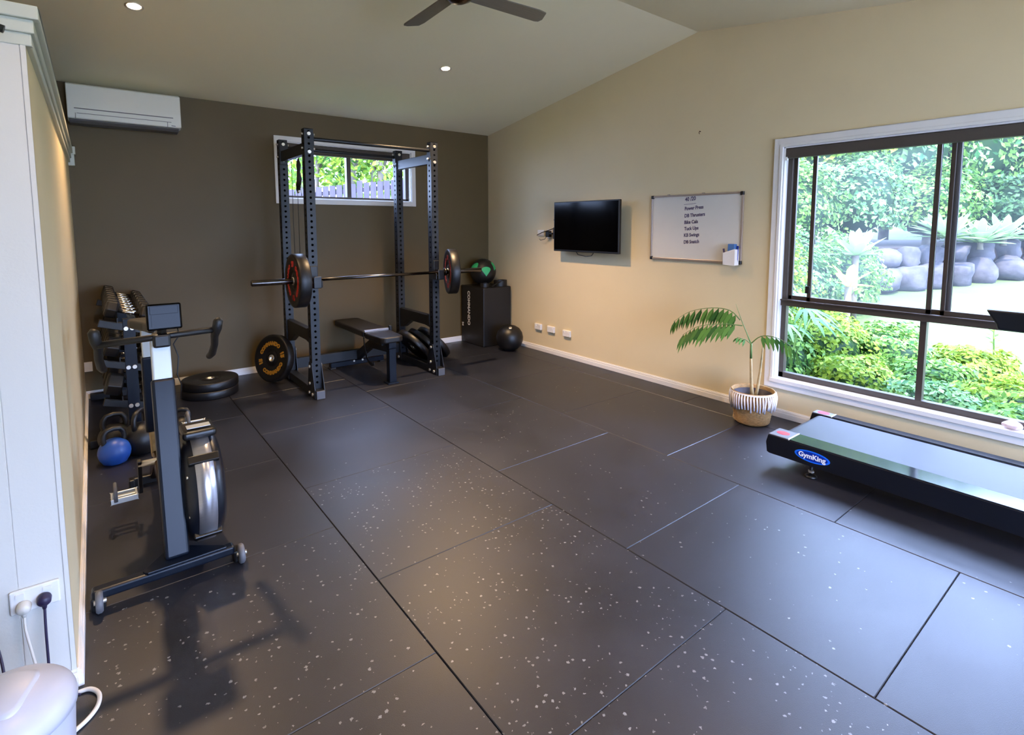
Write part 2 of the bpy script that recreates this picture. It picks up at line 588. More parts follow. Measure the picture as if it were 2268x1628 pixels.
# front wall behind the camera with a wide glazed doorway, and far left wall
dw = (-1.2, 2.6, 0.0, 2.2)
b = MB()
zt = ceil_z(YF) + .03
b.box(XL, dw[0], YF - T, YF, -.06, zt).box(dw[1], WX + T, YF - T, YF, -.06, zt).box(dw[0], dw[1], YF - T, YF, dw[3], zt)
b.box(dw[0], dw[1], YF - T, YF, -.06, 0)
struct('wall_front', b, M['cream'])
b = MB()
for y0, y1 in ((YF, YA), (YA, YB)):
    b.prism([(y0, -.06), (y1, -.06), (y1, ceil_z(y1) + .02), (y0, ceil_z(y0) + .02)], 'x', XL - T, XL)
struct('wall_left', b, M['cream'])
# partition block: lower than the ceiling
PZ = 2.095
b = MB()
b.box(XL, PX, PY, YB, 0, PZ)
struct('wall_partition', b, M['cream'])
# white board cladding on its end face, with shallow vertical joints
b = MB()
xs = [PX, PX - .013, PX - .12, PX - .30, PX - .48, PX - .66, PX - .84, PX - 1.02, PX - 1.3, PX - 1.6, PX - 1.9, PX - 2.2, XL]
b.box(xs[1] + .001, xs[0] + .0, PY - .012, PY, .055, PZ)
for a_, c_ in zip(xs[1:-1], xs[2:]):
    b.box(c_ + .002, a_ - .002, PY - .010, PY, .055, PZ)
b.box(XL, PX, PY - .007, PY, .055, PZ)
struct('wall_partition_end_boards', b, M['white_wall'])
# cap moulding round the top of the partition: stepped cornice
b = MB()
def cap_ring(o, z0, z1):
    b.box(XL, PX + o, PY - o, PY, z0, z1)
    b.box(PX - .05, PX + o, PY, YB, z0, z1)
cap_ring(.014, PZ - .085, PZ - .05); cap_ring(.022, PZ - .05, PZ - .012); cap_ring(.034, PZ - .012, PZ + .026)
b.box(PX - .05, PX + .05, YB - .10, YB, PZ - .02, PZ + .045)
b.box(PX - .05, PX + .042, YB - .09, YB, PZ - .11, PZ - .02)
struct('trim_1', b, M['green_trim'], .003)
b = MB()
b.box(XL, PX + .01, PY - .01, YB, PZ + .026, PZ + .03)
struct('trim_2', b, M['olive'])

# skirting boards (two-step profile)
def skirt(name, y0, y1, x0, x1, side):
    b = MB()
    for off, z0, z1 in ((.016, 0, .040), (.011, .040, .058), (.006, .058, .066)):
        if side == 'right': b.box(WX - off, WX, y0, y1, z0, z1)
        if side == 'back': b.box(x0, x1, YB - off, YB, z0, z1)
        if side == 'left': b.box(PX, PX + off, y0, y1, z0, z1)
        if side == 'end': b.box(x0, x1, PY - .010 - off, PY - .010, z0, z1)
        if side == 'front': b.box(x0, x1, YF, YF + off, z0, z1)
    struct(name, b, M['trim'], .0015)
skirt('baseboard_right', YF, YB, 0, 0, 'right')
skirt('baseboard_back', 0, 0, PX, WX, 'back')
skirt('baseboard_left', PY - .01, YB, 0, 0, 'left')
skirt('baseboard_end', 0, 0, XL, PX, 'end')
skirt('baseboard_front', 0, 0, XL, dw[0], 'front')

# ------------------------------------------------------------------ big window
def big_window():
    y0, y1, z0, z1 = rw
    w = tag(MB().box(WX + .075, WX + .10, y0, y1, z0, z0 + .012).build('window_1', M['bronze']), kind='structure')
    # white timber casing round the opening, with reveal linings
    b = MB()
    cw = .065
    for off, a in ((.020, cw), (.026, .02)):
        yy0, yy1, zz0, zz1 = y0 - a, y1 + a, z0 - a, z1 + a
        b.box(WX - off, WX, yy0, y0, zz0, zz1).box(WX - off, WX, y1, yy1, zz0, zz1)
        b.box(WX - off, WX, y0, y1, z1, zz1).box(WX - off, WX, y0, y1, zz0, z0)
    b.box(WX, WX + .075, y0 - .001, y0 + .010, z0, z1).box(WX, WX + .075, y1 - .010, y1 + .001, z0, z1)
    b.box(WX, WX + .075, y0, y1, z1 - .010, z1)
    b.box(WX - .034, WX + .075, y0 - .02, y1 + .02, z0 - .018, z0 + .012)
    b.build('window_casing', M['trim'], w, .0015)
    # fixed aluminium frame
    f = MB()
    fx0, fx1 = WX + .055, WX + .105
    f.box(fx0, fx1, y0, y0 + .045, z0 + .012, z1).box(fx0, fx1, y1 - .045, y1, z0 + .012, z1)
    f.box(fx0, fx1, y0, y1, z0 + .012, z0 + .052).box(fx0, fx1, y0, y1, z1 - .045, z1)
    f.box(fx0 - .018, fx1, y0, y1, .875, .915)          # transom
    f.box(fx0 - .030, fx1, y0, y1, .915, .925)
    ym = -1.735
    f.box(fx0, fx1, ym - .018, ym + .018, z0 + .05, .88)  # lower mullion
    f.build('window_frame', M['bronze'], w, .002)
    g = MB()
    g.box(WX + .078, WX + .082, y0 + .045, ym - .018, z0 + .052, .876).box(WX + .078, WX + .082, ym + .018, y1 - .045, z0 + .052, .876)
    g.build('lower_pane', M['glass'], w)
    # sliding sashes and insect screen stiles above the transom
    def sash(name, a0, a1, x, wst):
        s = MB()
        s.box(x, x + .022, a0, a0 + wst, .925, z1 - .045).box(x, x + .022, a1 - wst, a1, .925, z1 - .045)
        s.box(x, x + .022, a0, a1, .925, .955).box(x, x + .022, a0, a1, z1 - .075, z1 - .045)
        o = s.build(name, M['bronze'], w, .0015)
        MB().box(x + .009, x + .013, a0 + wst, a1 - wst, .955, z1 - .075).build('pane', M['dusty'], o)
        return o
    s1 = sash('sash', -1.765, -1.005, WX + .060, .026)
    sash('sash', -1.86, y1 - .04, WX + .083, .03)
    sash('sash', y0 + .045, -1.815, WX + .060, .022)
    MB().box(WX + .048, WX + .062, -1.025, -.995, .985, 1.04).build('latch', M['plastic'], s1, .003)
    # roller blind wound up behind a slim head box
    bl = MB()
    bl.box(WX + .004, WX + .052, y0 + .012, y1 - .012, z1 - .085, z1 - .012)
    o = bl.build('roller_blind', M['blindm'], w, .006, 3)
    MB().box(WX + .000, WX + .020, y1 - .026, y1 - .012, z1 - .10, z1 - .075).build('blind_bracket', M['whitepl'], o)
big_window()

def back_window():
    x0, x1, z0, z1 = bw
    w = tag(MB().box(x0, x1, YB + .075, YB + .1, z0, z0 + .012).build('window_2', M['bronze']), kind='structure')
    b = MB()
    cw = .052
    b.box(x0 - cw, x0, YB - .018, YB, z0 - cw, z1 + cw).box(x1, x1 + cw, YB - .018, YB, z0 - cw, z1 + cw)
    b.box(x0, x1, YB - .018, YB, z1, z1 + cw).box(x0, x1, YB - .018, YB, z0 - cw, z0)
    b.box(x0, x0 + .010, YB, YB + .07, z0, z1).box(x1 - .010, x1, YB, YB + .07, z0, z1)
    b.box(x0, x1, YB, YB + .07, z1 - .010, z1).box(x0, x1, YB, YB + .07, z0, z0 + .010)
    b.build('window_casing', M['trim'], w, .0015)
    f = MB()
    a0, a1 = YB + .05, YB + .10
    f.box(x0 + .01, x0 + .05, a0, a1, z0 + .01, z1).box(x1 - .05, x1 - .01, a0, a1, z0 + .01, z1)
    f.box(x0, x1, a0, a1, z0 + .01, z0 + .035).box(x0, x1, a0, a1, z1 - .045, z1 - .01)
    xm = 1.055
    f.box(xm - .024, xm + .024, a0 - .01, a1, z0 + .03, z1 - .04)
    f.build('window_frame', M['bronze'], w, .002)
    g = MB()
    g.box(x0 + .05, xm - .024, YB + .078, YB + .082, z0 + .035, z1 - .045).box(xm + .024, x1 - .05, YB + .078, YB + .082, z0 + .035, z1 - .045)
    g.build('pane', M['glass'], w)
    bl = MB()
    bl.box(x0 + .012, x1 - .012, YB + .004, YB + .05, z1 - .11, z1 - .012)
    bl.build('roller_blind', M['blindm'], w, .006, 3)
back_window()

def glass_door():
    x0, x1, z0, z1 = dw
    d = tag(MB().box(x0, x1, YF - .08, YF - .03, z0, z0 + .03).build('door_1', M['bronze']), kind='structure')
    f = MB()
    for x in (x0, (x0 + x1) / 2 - .025, x1 - .05):
        f.box(x, x + .05, YF - .08, YF - .03, z0, z1)
    f.box(x0, x1, YF - .08, YF - .03, z1 - .05, z1)
    f.build('door_frame', M['bronze'], d)
    g = MB().box(x0 + .05, x1 - .05, YF - .057, YF - .053, z0 + .03, z1 - .05)
    g.build('door_glass', M['glass'], d)
glass_door()

def W(loc):
    """mesh builder that takes room coordinates for a thing whose Empty stands at loc"""
    return MB(Matrix.Translation(-Vector(loc)))

# ------------------------------------------------------------------ power rack
def post_mesh(x0, y0, z0, z1, w, xf):
    """square tube with punched hole rows on all four sides"""
    mb = MB(xf)
    pitch, r, dp = .05, .0115, .006
    n0 = int((z1 - z0 - .02) / pitch)
    zs = z0 + .03
    for side in range(4):
        # local face frame: u along the face, outward normal nrm
        if side == 0: P = lambda u, z, d: (x0 + u, y0 + d, z)
        if side == 1: P = lambda u, z, d: (x0 + w - d, y0 + u, z)
        if side == 2: P = lambda u, z, d: (x0 + w - u, y0 + w - d, z)
        if side == 3: P = lambda u, z, d: (x0 + d, y0 + w - u, z)
        mb._add([P(0, z0, 0), P(w, z0, 0), P(w, zs, 0), P(0, zs, 0)], [(0, 1, 2, 3)])
        for k in range(n0):
            a, b_ = zs + k * pitch, zs + (k + 1) * pitch
            c = (a + b_) / 2
            sq = [(0, a), (w / 2, a), (w, a), (w, c), (w, b_), (w / 2, b_), (0, b_), (0, c)]
            oc = [(w / 2 + r * math.cos(t), c + r * math.sin(t)) for t in [R(225 + 45 * i) for i in range(8)]]
            vs = [P(u, z, 0) for u, z in sq] + [P(u, z, 0) for u, z in oc] + [P(u, z, dp) for u, z in oc]
            fs = [(i, (i + 1) % 8, 8 + (i + 1) % 8, 8 + i) for i in range(8)]
            fs += [(8 + i, 8 + (i + 1) % 8, 16 + (i + 1) % 8, 16 + i) for i in range(8)]
            mb._add(vs, fs)
            mb._add([vs[q] for q in range(16, 24)], [tuple(range(8))], False, 1)  # hole bottom gets the painted shade colour
        e = zs + n0 * pitch
        mb._add([P(0, e, 0), P(w, e, 0), P(w, z1, 0), P(0, z1, 0)], [(0, 1, 2, 3)])
    mb._add([(x0, y0, z1), (x0 + w, y0, z1), (x0 + w, y0 + w, z1), (x0, y0 + w, z1)], [(0, 1, 2, 3)])
    return mb

def power_rack():
    L = Vector((.84, 2.28, 0))
    t = thing('power_rack', 'tall black steel power rack with four perforated uprights under the small high window', 'power rack', L)
    w = .075
    XS = (.205, 1.405)
    YS = (1.86, 2.62)
    for i, x in enumerate(XS):
        for j, y in enumerate(YS):
            pm = post_mesh(x, y, .075, 2.30, w, Matrix.Translation(-L))
            o = pm.build('upright', M['rack'], t, recalc=False)
            o.data.materials.append(M['hole_shade'])
            # bolt heads: two on the front face at the top, two on the inner side
            yi = y
            def bolt(p, q, r_):
                W(L).cyl(p, q, r_, n=14).build('bolt', M['steel'], t)
            for z in (2.262, 2.112):
                bolt((x + w / 2, yi + .001, z), (x + w / 2, yi - .010, z), .0145)
            xi = x + w if i == 0 else x
            sg = 1 if i == 0 else -1
            for z in (2.262, 2.145):
                bolt((xi + sg * .006, y + w / 2, z), (xi + sg * .022, y + w / 2, z), .010)
            so = -1 if i == 0 else 1
            xo = x if i == 0 else x + w
            for z in (2.262, 2.145):
                bolt((xo - so * .001, y + w / 2, z), (xo + so * .014, y + w / 2, z), .009)
            # bolts through the foot gussets, both sides
            f = 1 if j == 0 else -1
            for xs_, s_ in ((x - .006, -1), (x + w + .006, 1)):
                for yy, z in ((y + w / 2, .272), (y + w / 2 - f * .055, .034), (y + w / 2 + f * .03, .034)):
                    bolt((xs_, yy, z), (xs_ + s_ * .012, yy, z), .014)
                bolt((xs_, y + w / 2 + f * .01, .12), (xs_ + s_ * .012, y + w / 2 + f * .01, .12), .014)
            g = W(L)
            for xa in (x - .0065, x + w + .0005):
                yf = y if j == 0 else y + w
                s_ = -1 if j == 0 else 1
                yb_ = y + w if j == 0 else y
                g.prism([(yf + s_ * .066, .002), (yf + s_ * .066, .074), (yf - s_ * .004, .305), (yb_ - s_ * .004, .305), (yb_ - s_ * .05, .074), (yb_ - s_ * .05, .002)], 'x', xa, xa + .006)
            g.build('gusset_plate', M['rack'], t, .001)
        b = W(L)
        b.box(x, x + w, 1.775, 2.80, .0, .075)
        b.build('base_tube', M['rack'], t, .004)
        c = W(L)
        c.box(x + .002, x + w - .002, 1.768, 1.776, .002, .073)
        c.build('end_cap', M['greypl'], t, .002)
        s_ = W(L)
        s_.box(x + .0125, x + .0625, 1.935, 2.62, 2.10, 2.195)
        s_.box(x + .002, x + w - .002, 1.935, 1.941, 2.07, 2.28).box(x + .002, x + w - .002, 2.614, 2.62, 2.07, 2.28)
        s_.build('side_beam', M['rack'], t, .003)
        # flip-down spotter arm: deep tube with a wedge at the rear
        a = W(L)
        a.prism([(1.94, .585), (2.612, .585), (2.612, .375), (2.54, .385), (2.36, .478), (2.05, .478), (1.94, .462)], 'x', x + .010, x + .065)
        a.box(x - .002, x + w + .002, 1.937, 1.97, .49, .60)
        a.build('spotter_arm', M['black'], t, .004)
        # J-hook holding the bar
        h = W(L)
        h.box(x + .006, x + w - .006, 1.846, 1.859, .985, 1.15)
        h.box(x + .004, x + w - .004, 1.758, 1.852, .965, 1.006)
        h.box(x + .004, x + w - .004, 1.752, 1.765, .965, 1.065)
        sg = 1 if i == 0 else -1
        cx = x + w if i == 0 else x
        h.box(min(cx, cx + sg * .012), max(cx, cx + sg * .012), 1.77, 1.90, .968, 1.03)
        h.build('j_hook', M['plastic'], t, .006, 3)
    def cross(name, z, y, r_):
        b = W(L)
        b.cyl((.285, y, z), (1.40, y, z), r_, n=20)
        b.box(.2805, .2865, y - .035, y + .035, z - .06, z + .045).box(1.3985, 1.4045, y - .035, y + .035, z - .06, z + .045)
        b.build(name, M['rack'], t, .001)
    cross('pull_up_bar', 2.225, 1.8975, .0165)
    cross('rear_pull_up_bar', 2.235, 2.6575, .0165)
    b = W(L)
    b.box(.2805, 1.4045, 2.63, 2.685, .08, .182)
    b.build('rear_cross_member', M['rack'], t, .004)
power_rack()

def cable_set():
    L = Vector((.243, 2.22, 2.10))
    t = thing('lat_pulley_cable', 'thin black cables with a hanging strap handle inside the left side of the rack', 'pulley cable', L)
    b = W(L)
    for dx, y, zb in ((0, 2.05, 1.10), (.0, 2.22, 1.16), (.006, 2.40, 1.05)):
        b.tube([(.243 + dx, y, 2.10), (.243 + dx, y, zb)], .0022, n=6)
    b.build('cable', M['plastic'], t)
    s_ = W(L)
    s_.tube([(.245, 2.18, 2.09), (.247, 2.18, 2.03), (.247, 2.185, 1.97), (.246, 2.17, 1.91), (.248, 2.20, 1.86), (.25, 2.235, 1.83)], [.006, .020, .014, .022, .020, .012], n=10)
    s_.tube([(.248, 2.20, 1.90), (.25, 2.25, 1.86), (.25, 2.24, 1.81), (.249, 2.20, 1.81), (.247, 2.17, 1.84)], .012, n=8)
    s_.build('strap_handle', M['vinyl'], t)
    MB(Matrix.Translation(-L)).tube([(.247, 2.18, 1.80), (.25, 2.235, 1.795)], .011, n=10).build('grip_bar', M['steel'], t)
cable_set()
o = MB()
pts = [Vector((.30 + .0, 2.02 + .055 * math.cos(a), 1.60 + .075 * math.sin(a))) for a in [2 * math.pi * i / 28 for i in range(29)]]
o.tube(pts, .009, n=8, caps=False)
tag(o.build('resistance_band', M['vinyl']), 'small black loop band hanging beside the front left rack upright', 'resistance band')

# ------------------------------------------------------------------ bumper plates
def arc_text(body, radius, size, mid, inward=False, z=0.0):
    vs, fs = text_geo(body, size, .0012, .004 * size / .05)
    out = []
    for v in vs:
        if inward:
            a = mid + v.x / radius
            rr = radius - v.y
        else:
            a = mid - v.x / radius
            rr = radius + v.y
        out.append((rr * math.cos(a), rr * math.sin(a), z + v.z))
    return out, fs

def plate(name, label, loc, rot, thick, letters=None, group=None, words=('COMMANDO', '20'), both=False, turn=0):
    """rubber bumper plate, axis along local z, outer face at +thick/2"""
    t = thing(name, label, 'weight plate', loc, rot, group)
    h = thick / 2
    b = MB()
    b.lathe([(.0255, -h + .004), (.055, -h + .004), (.062, -h + .010), (.085, -h + .012), (.095, -h + .004), (.185, -h + .004), (.196, -h), (.219, -h), (.225, -h + .007),
             (.225, h - .007), (.219, h), (.196, h), (.185, h - .004), (.095, h - .004), (.085, h - .012), (.062, h - .010), (.055, h - .004), (.0255, h - .004), (.0255, -h + .004)], n=64)
    b.build('rubber_disc', M['rubber'], t)
    s_ = MB()
    s_.lathe([(.0252, -h + .001), (.034, -h + .001), (.034, -h + .005), (.0252, -h + .005)], n=32)
    s_.lathe([(.0252, h - .005), (.034, h - .005), (.034, h - .001), (.0252, h - .001), (.0250, -h + .001)], n=32)
    s_.build('steel_hub_ring', M['steel'], t)
    if letters:
        for sgn in ((1, -1) if both else (1,)):
            for body, sz, mid, inw in ((words[0], .047, R(90), False), (words[0], .047, R(-90), True), (words[1], .058, R(0), False), (words[1], .058, R(180), False)):
                g = MB()
                vs, fs = arc_text(body, .140, sz, mid, inw, h - .0035)
                if turn:
                    ct, st_ = math.cos(R(turn)), math.sin(R(turn))
                    vs = [(x * ct - y * st_, x * st_ + y * ct, z) for x, y, z in vs]
                if sgn < 0:
                    vs = [(-x, y, -z) for x, y, z in vs]
                g._add(vs, fs)
                g.build('lettering', M[letters], t, recalc=False)
    return t

BY, BZ = 1.803, 1.0365
plate('bumper_plate', 'thick black bumper plate with red lettering on the left end of the barbell', (.098, BY, BZ), (0, R(-90), 0), .092, 'red', 'plates on the barbell', both=True)
plate('bumper_plate', 'thick black bumper plate with red lettering on the right end of the barbell', (1.592, BY, BZ), (R(160), R(-90), 0), .088, 'red', 'plates on the barbell', both=True)

def barbell():
    L = Vector((.84, BY, BZ))
    t = thing('barbell', 'long steel barbell resting across the front hooks of the rack', 'barbell', L)
    W(L).cyl((.16, BY, BZ), (1.52, BY, BZ), .0142, n=24).build('shaft', M['gunmetal'], t)
    for a, b_, c in ((-.26, .165, .165), (1.94, 1.515, 1.515)):
        s_ = W(L)
        sg = 1 if a < b_ else -1
        s_.cyl((a, BY, BZ), (b_, BY, BZ), .0247, n=28)
        s_.build('sleeve', M['gunmetal'], t, .001)
        cc = W(L)
        cc.lathe([(.0145, -.012), (.036, -.012), (.038, -.006), (.038, .006), (.036, .012), (.0145, .020)], (c, BY, BZ), (sg, 0, 0), n=28)
        cc.build('collar', M['gunmetal'], t)
        ec = W(L)
        ec.cyl((a - sg * .003, BY, BZ), (a + sg * .002, BY, BZ), .021, n=24)
        ec.build('end_cap', M['plastic'], t)
barbell()

# leaning on the rack's left rear upright
plate('bumper_plate', 'black bumper plate with orange lettering leaning on the left side of the rack', (.075, 2.585, .2285), (0, R(-79), R(27)), .075, 'orange', words=('COMMANDO', '15'), turn=-70)
# flat stack on the floor
plate('bumper_plate', 'lower of two black bumper plates stacked flat on the floor by the dark wall', (-.482, 2.545, .036), (0, 0, 0), .070, None, 'flat stack of two plates')
plate('bumper_plate', 'upper of two black bumper plates stacked flat on the floor by the dark wall', (-.478, 2.55, .108), (0, 0, R(40)), .072, None, 'flat stack of two plates')
# three leaning on the right base
tilt = 40
for k, (xx, th, lb) in enumerate(((1.465, .062, 'leftmost black plate of three leaning against the right side of the rack'),
                                  (1.590, .056, 'middle black plate of three leaning against the right side of the rack'),
                                  (1.715, .060, 'rightmost black plate of three leaning against the right side of the rack'))):
    c = Vector((xx, 2.385 + .012 * k, .225 * math.cos(R(tilt)) + th / 2 * math.sin(R(tilt)) + .001))
    plate('bumper_plate', lb, c, (0, R(90 - tilt), 0), th, None, 'plates leaning right of the rack')

# ------------------------------------------------------------------ bench
def bench():
    xc = .94
    L = Vector((xc, 2.3, 0))
    t = thing('weight_bench', 'black padded adjustable weight bench set flat inside the power rack', 'bench', L)
    def pad(name, y0, y1, z0, z1, w0, w1, rnd_front, tiltz=0.0):
        pts = []
        n = 8
        if rnd_front:
            for i in range(n + 1):
                a = math.pi + math.pi / 2 * i / n
                pts.append((xc - w0 / 2 + .07 + .07 * math.cos(a), y0 + .07 + .07 * math.sin(a)))
            for i in range(n + 1):
                a = -math.pi / 2 + math.pi / 2 * i / n
                pts.append((xc + w0 / 2 - .07 + .07 * math.cos(a), y0 + .07 + .07 * math.sin(a)))
        else:
            pts += [(xc - w0 / 2, y0), (xc + w0 / 2, y0)]
        pts += [(xc + w1 / 2, y1 - .03), (xc + w1 / 2 - .03, y1), (xc - w1 / 2 + .03, y1), (xc - w1 / 2, y1 - .03)]
        b = MB(Matrix.Translation(-L))
        b.prism(pts, 'z', z0, z1)
        return b.build(name, M['vinyl'], t, .014, 3)
    pad('seat', 1.79, 2.175, .395, .452, .235, .275, True)
    pad('back_pad', 2.198, 2.995, .400, .462, .275, .275, False)
    b = W(L)
    b.box(xc - .125, xc + .13, 2.172, 2.200, .446, .470)
    b.build('lit_pad_edge', M['silver'], t, .004)  # silver strip stands in for the back pad's lit end face
    b = W(L)
    b.box(xc - .035, xc + .035, 1.815, 1.885, .012, .335)
    b.build('front_leg', M['slate'], t, .004)
    b = W(L)
    b.box(xc - .06, xc + .05, 1.795, 1.905, 0, .013)
    b.build('foot_plate', M['slate'], t, .003)
    b = W(L)
    b.box(xc - .03, xc + .045, 1.83, 1.90, .335, .395)
    b.build('seat_bracket', M['slate'], t, .003)
    b = W(L)
    b.bar((xc, 1.86, .33), (xc, 2.30, .30), .055, .07)
    b.bar((xc, 2.28, .31), (xc, 2.70, .085), .055, .08)
    b.box(xc - .05, xc + .05, 1.95, 2.25, .345, .398)
    b.build('main_frame', M['black'], t, .004)
    b = W(L)
    b.box(.645, 1.235, 2.665, 2.735, .014, .066)
    b.build('rear_foot', M['slate'], t, .006)
    for x in (.665, 1.215):
        W(L).box(x - .03, x + .03, 2.655, 2.745, 0, .016).build('rubber_foot', M['plastic'], t, .004)
    for x, y in ((.89, 2.664), (.985, 2.664)):
        W(L).cyl((x, y + .002, .058), (x, y - .010, .058), .010, n=12).build('bolt', M['steel'], t)
    # curved, toothed adjustment ladder
    b = W(L)
    yc, zc, r_ = 2.13, .36, .24
    pr = []
    N = 26
    for i in range(N + 1):
        a = R(175 + 120 * i / N)
        pr.append((yc - r_ * math.cos(a) * .75, zc + r_ * math.sin(a)))
    for i in range(N, -1, -1):
        a = R(175 + 120 * i / N)
        rr = r_ - .028 - (.010 if i % 3 == 0 else 0)
        pr.append((yc - rr * math.cos(a) * .75, zc + rr * math.sin(a)))
    for i in range(N):
        q = [pr[i], pr[i + 1], pr[2 * N + 1 - i - 1], pr[2 * N + 1 - i]]
        b.prism(q, 'x', xc - .085, xc - .079)
    b.build('adjustment_ladder', M['black'], t)
    W(L).box(xc + .135, xc + .165, 2.16, 2.20, .43, .49).build('adjustment_knob', M['plastic'], t, .008)
bench()

# ------------------------------------------------------------------ plyo box and things on and by it
def plyo_box():
    L = Vector((2.70, 2.76, 0))
    t = thing('plyo_box', 'tall black padded jump box with white sideways lettering in the corner', 'jump box', L)
    W(L).box(2.475, 2.905, 2.515, 3.015, 0, .735).build('foam_body', M['vinyl'], t, .012, 3)
    def side(body, size, y, z):
        g = W(L)
        vs, fs = text_geo(body, size, .0008, .002)
        # read from top to bottom on the left face (x = const, seen from -x)
        out = [(2.4745 - v.z, y - (v.y), z - v.x) for v in vs]
        g._add([(p[0], p[1], p[2]) for p in out], fs)
        g.build('lettering', M['whitepl'], t, recalc=False)
    side('COMMANDO', .072, 2.835, .455)
    side('24', .05, 2.975, .235)
plyo_box()

def medicine_ball():
    L = Vector((2.655, 2.775, .735))
    t = thing('medicine_ball', 'black and green medicine ball on top of the tall black jump box', 'medicine ball', L)
    c = L + Vector((0, 0, .178))
    W(L).ball(c, .166, 32).build('ball_shell', M['vinyl'], t)
    # green wedge panels lying on the shell
    for az, el, tw in ((250, 12, 0), (190, 28, 40), (310, 30, -40), (130, 20, 0), (20, 25, 0)):
        g = W(L)
        d = Vector((math.cos(R(az)) * math.cos(R(el)), math.sin(R(az)) * math.cos(R(el)), math.sin(R(el))))
        x, y, _ = frame_of(d)
        ce, se = math.cos(R(tw)), math.sin(R(tw))
        ux, uy = x * ce + y * se, y * ce - x * se
        vs, fs = [c + d * .168], []
        outl = []
        for i in range(24):
            a = 2 * math.pi * i / 24
            rr = .36 * (1.0 if math.sin(a) > 0 else 1 - .0)
            px_, py_ = rr * math.cos(a), rr * math.sin(a)
            if py_ > .12: py_ = .12 + (py_ - .12) * .5
            if py_ < 0:
                px_ *= 1 + py_ / .40
                py_ *= 1.5
            outl.append((px_, py_))
        for f in (.5, 1.0):
            for px_, py_ in outl:
                vs.append(c + (d + ux * px_ * f + uy * py_ * f).normalized() * .1682)
        for i in range(24):
            fs.append((0, 1 + i, 1 + (i + 1) % 24))
            fs.append((1 + i, 25 + i, 25 + (i + 1) % 24, 1 + (i + 1) % 24))
        g._add(vs, fs, True)
        g.build('green_panel', M['green'], t)
medicine_ball()

def coil(name, label, c, rads, z0, w, m, cat, sweep=330, a0=0, tail=None):
    b = MB()
    n = 60
    for r_ in rads:
        pts = []
        for i in range(n + 1):
            a = R(a0 + sweep * i / n)
            pts.append(Vector((c[0] + r_ * math.cos(a), c[1] + r_ * .8 * math.sin(a), 0)))
        for i in range(n):
            p, q = pts[i], pts[i + 1]
            d = (q - p).normalized()
            nn = Vector((-d.y, d.x, 0)) * .004
            vs = [p + nn, p - nn, q - nn, q + nn]
            b._add([(v.x, v.y, z0) for v in vs] + [(v.x, v.y, z0 + w) for v in vs], [(0, 1, 2, 3), (7, 6, 5, 4), (0, 4, 5, 1), (1, 5, 6, 2), (2, 6, 7, 3), (3, 7, 4, 0)])
    if tail:
        for p, q in zip(tail, tail[1:]):
            b.bar(p, q, .03, .006)
    return tag(b.build(name, m), label, cat)
coil('lifting_belt', 'black coiled lifting belt on the jump box in front of the medicine ball', (2.80, 2.60), (.085, .076, .068), .736, .075, M['vinyl'], 'belt', 320, 120,
     [(2.76, 2.535, .80), (2.66, 2.522, .775), (2.60, 2.519, .742)])
coil('dip_belt', 'flat black strap curled on the left half of the jump box', (2.565, 2.60), (.06, .052), .736, .05, M['vinyl'], 'belt', 300, 30)

b = MB()
b.lathe([(.001, 0), (.06, .001), (.105, .022), (.142, .062), (.160, .115), (.163, .16), (.150, .215), (.118, .262), (.07, .292), (.025, .303), (.001, .304)], (0, 0, 0), n=48)
sb = thing('slam_ball', 'large matte black slam ball on the floor in the corner by the jump box', 'slam ball', (2.665, 2.235, 0))
b.build('rubber_ball', M['rubber'], sb)
MB().lathe([(.001, 0), (.020, 0), (.020, .006), (.012, .008), (.001, .008)], (-.055, -.085, .284), (-.3, -.4, .8), 20).build('air_valve', M['steel'], sb)

# ------------------------------------------------------------------ dumbbell rack
TIERS = (.80, .53, .26)
TL = 17   # tray tilt in degrees, down towards the room
def dumbbell_rack():
    L = Vector((-1.09, 2.33, 0))
    t = thing('dumbbell_rack', 'three tier black dumbbell rack along the pale partition wall', 'dumbbell rack', L)
    for y in (1.70, 2.95):
        b = W(L)
        b.box(-1.105, -1.035, y - .03, y + .03, .05, .86)
        b.build('upright', M['slate'], t, .003)
        f = W(L)
        f.box(-1.325, -.86, y - .035, y + .035, .008, .058)
        f.build('foot_bar', M['black'], t, .004)
        for z in TIERS:
            a = W(L)
            a.bar((-1.235, y, z + .045), (-.925, y, z - .045), .05, .05)
            a.build('shelf_bracket', M['black'], t, .003)
        for z in TIERS:
            for x in (-1.088, -1.053):
                W(L).cyl((x, y - .029, z - .005), (x, y - .042, z - .005), .013, n=14).build('bolt', M['steel'], t)
    for z in TIERS:
        s_ = W(L)
        for x, dz in ((-1.165, .058), (-.975, .002)):
            s_.prism([(x - .035, z + dz), (x + .035, z + dz - .02), (x + .035, z + dz - .026), (x - .035, z + dz - .006)], 'y', 1.66, 2.99)
            s_.prism([(x + .030, z + dz - .018), (x + .036, z + dz - .018), (x + .036, z + dz + .014), (x + .030, z + dz + .014)], 'y', 1.66, 2.99)
        s_.build('shelf', M['black'], t)
dumbbell_rack()

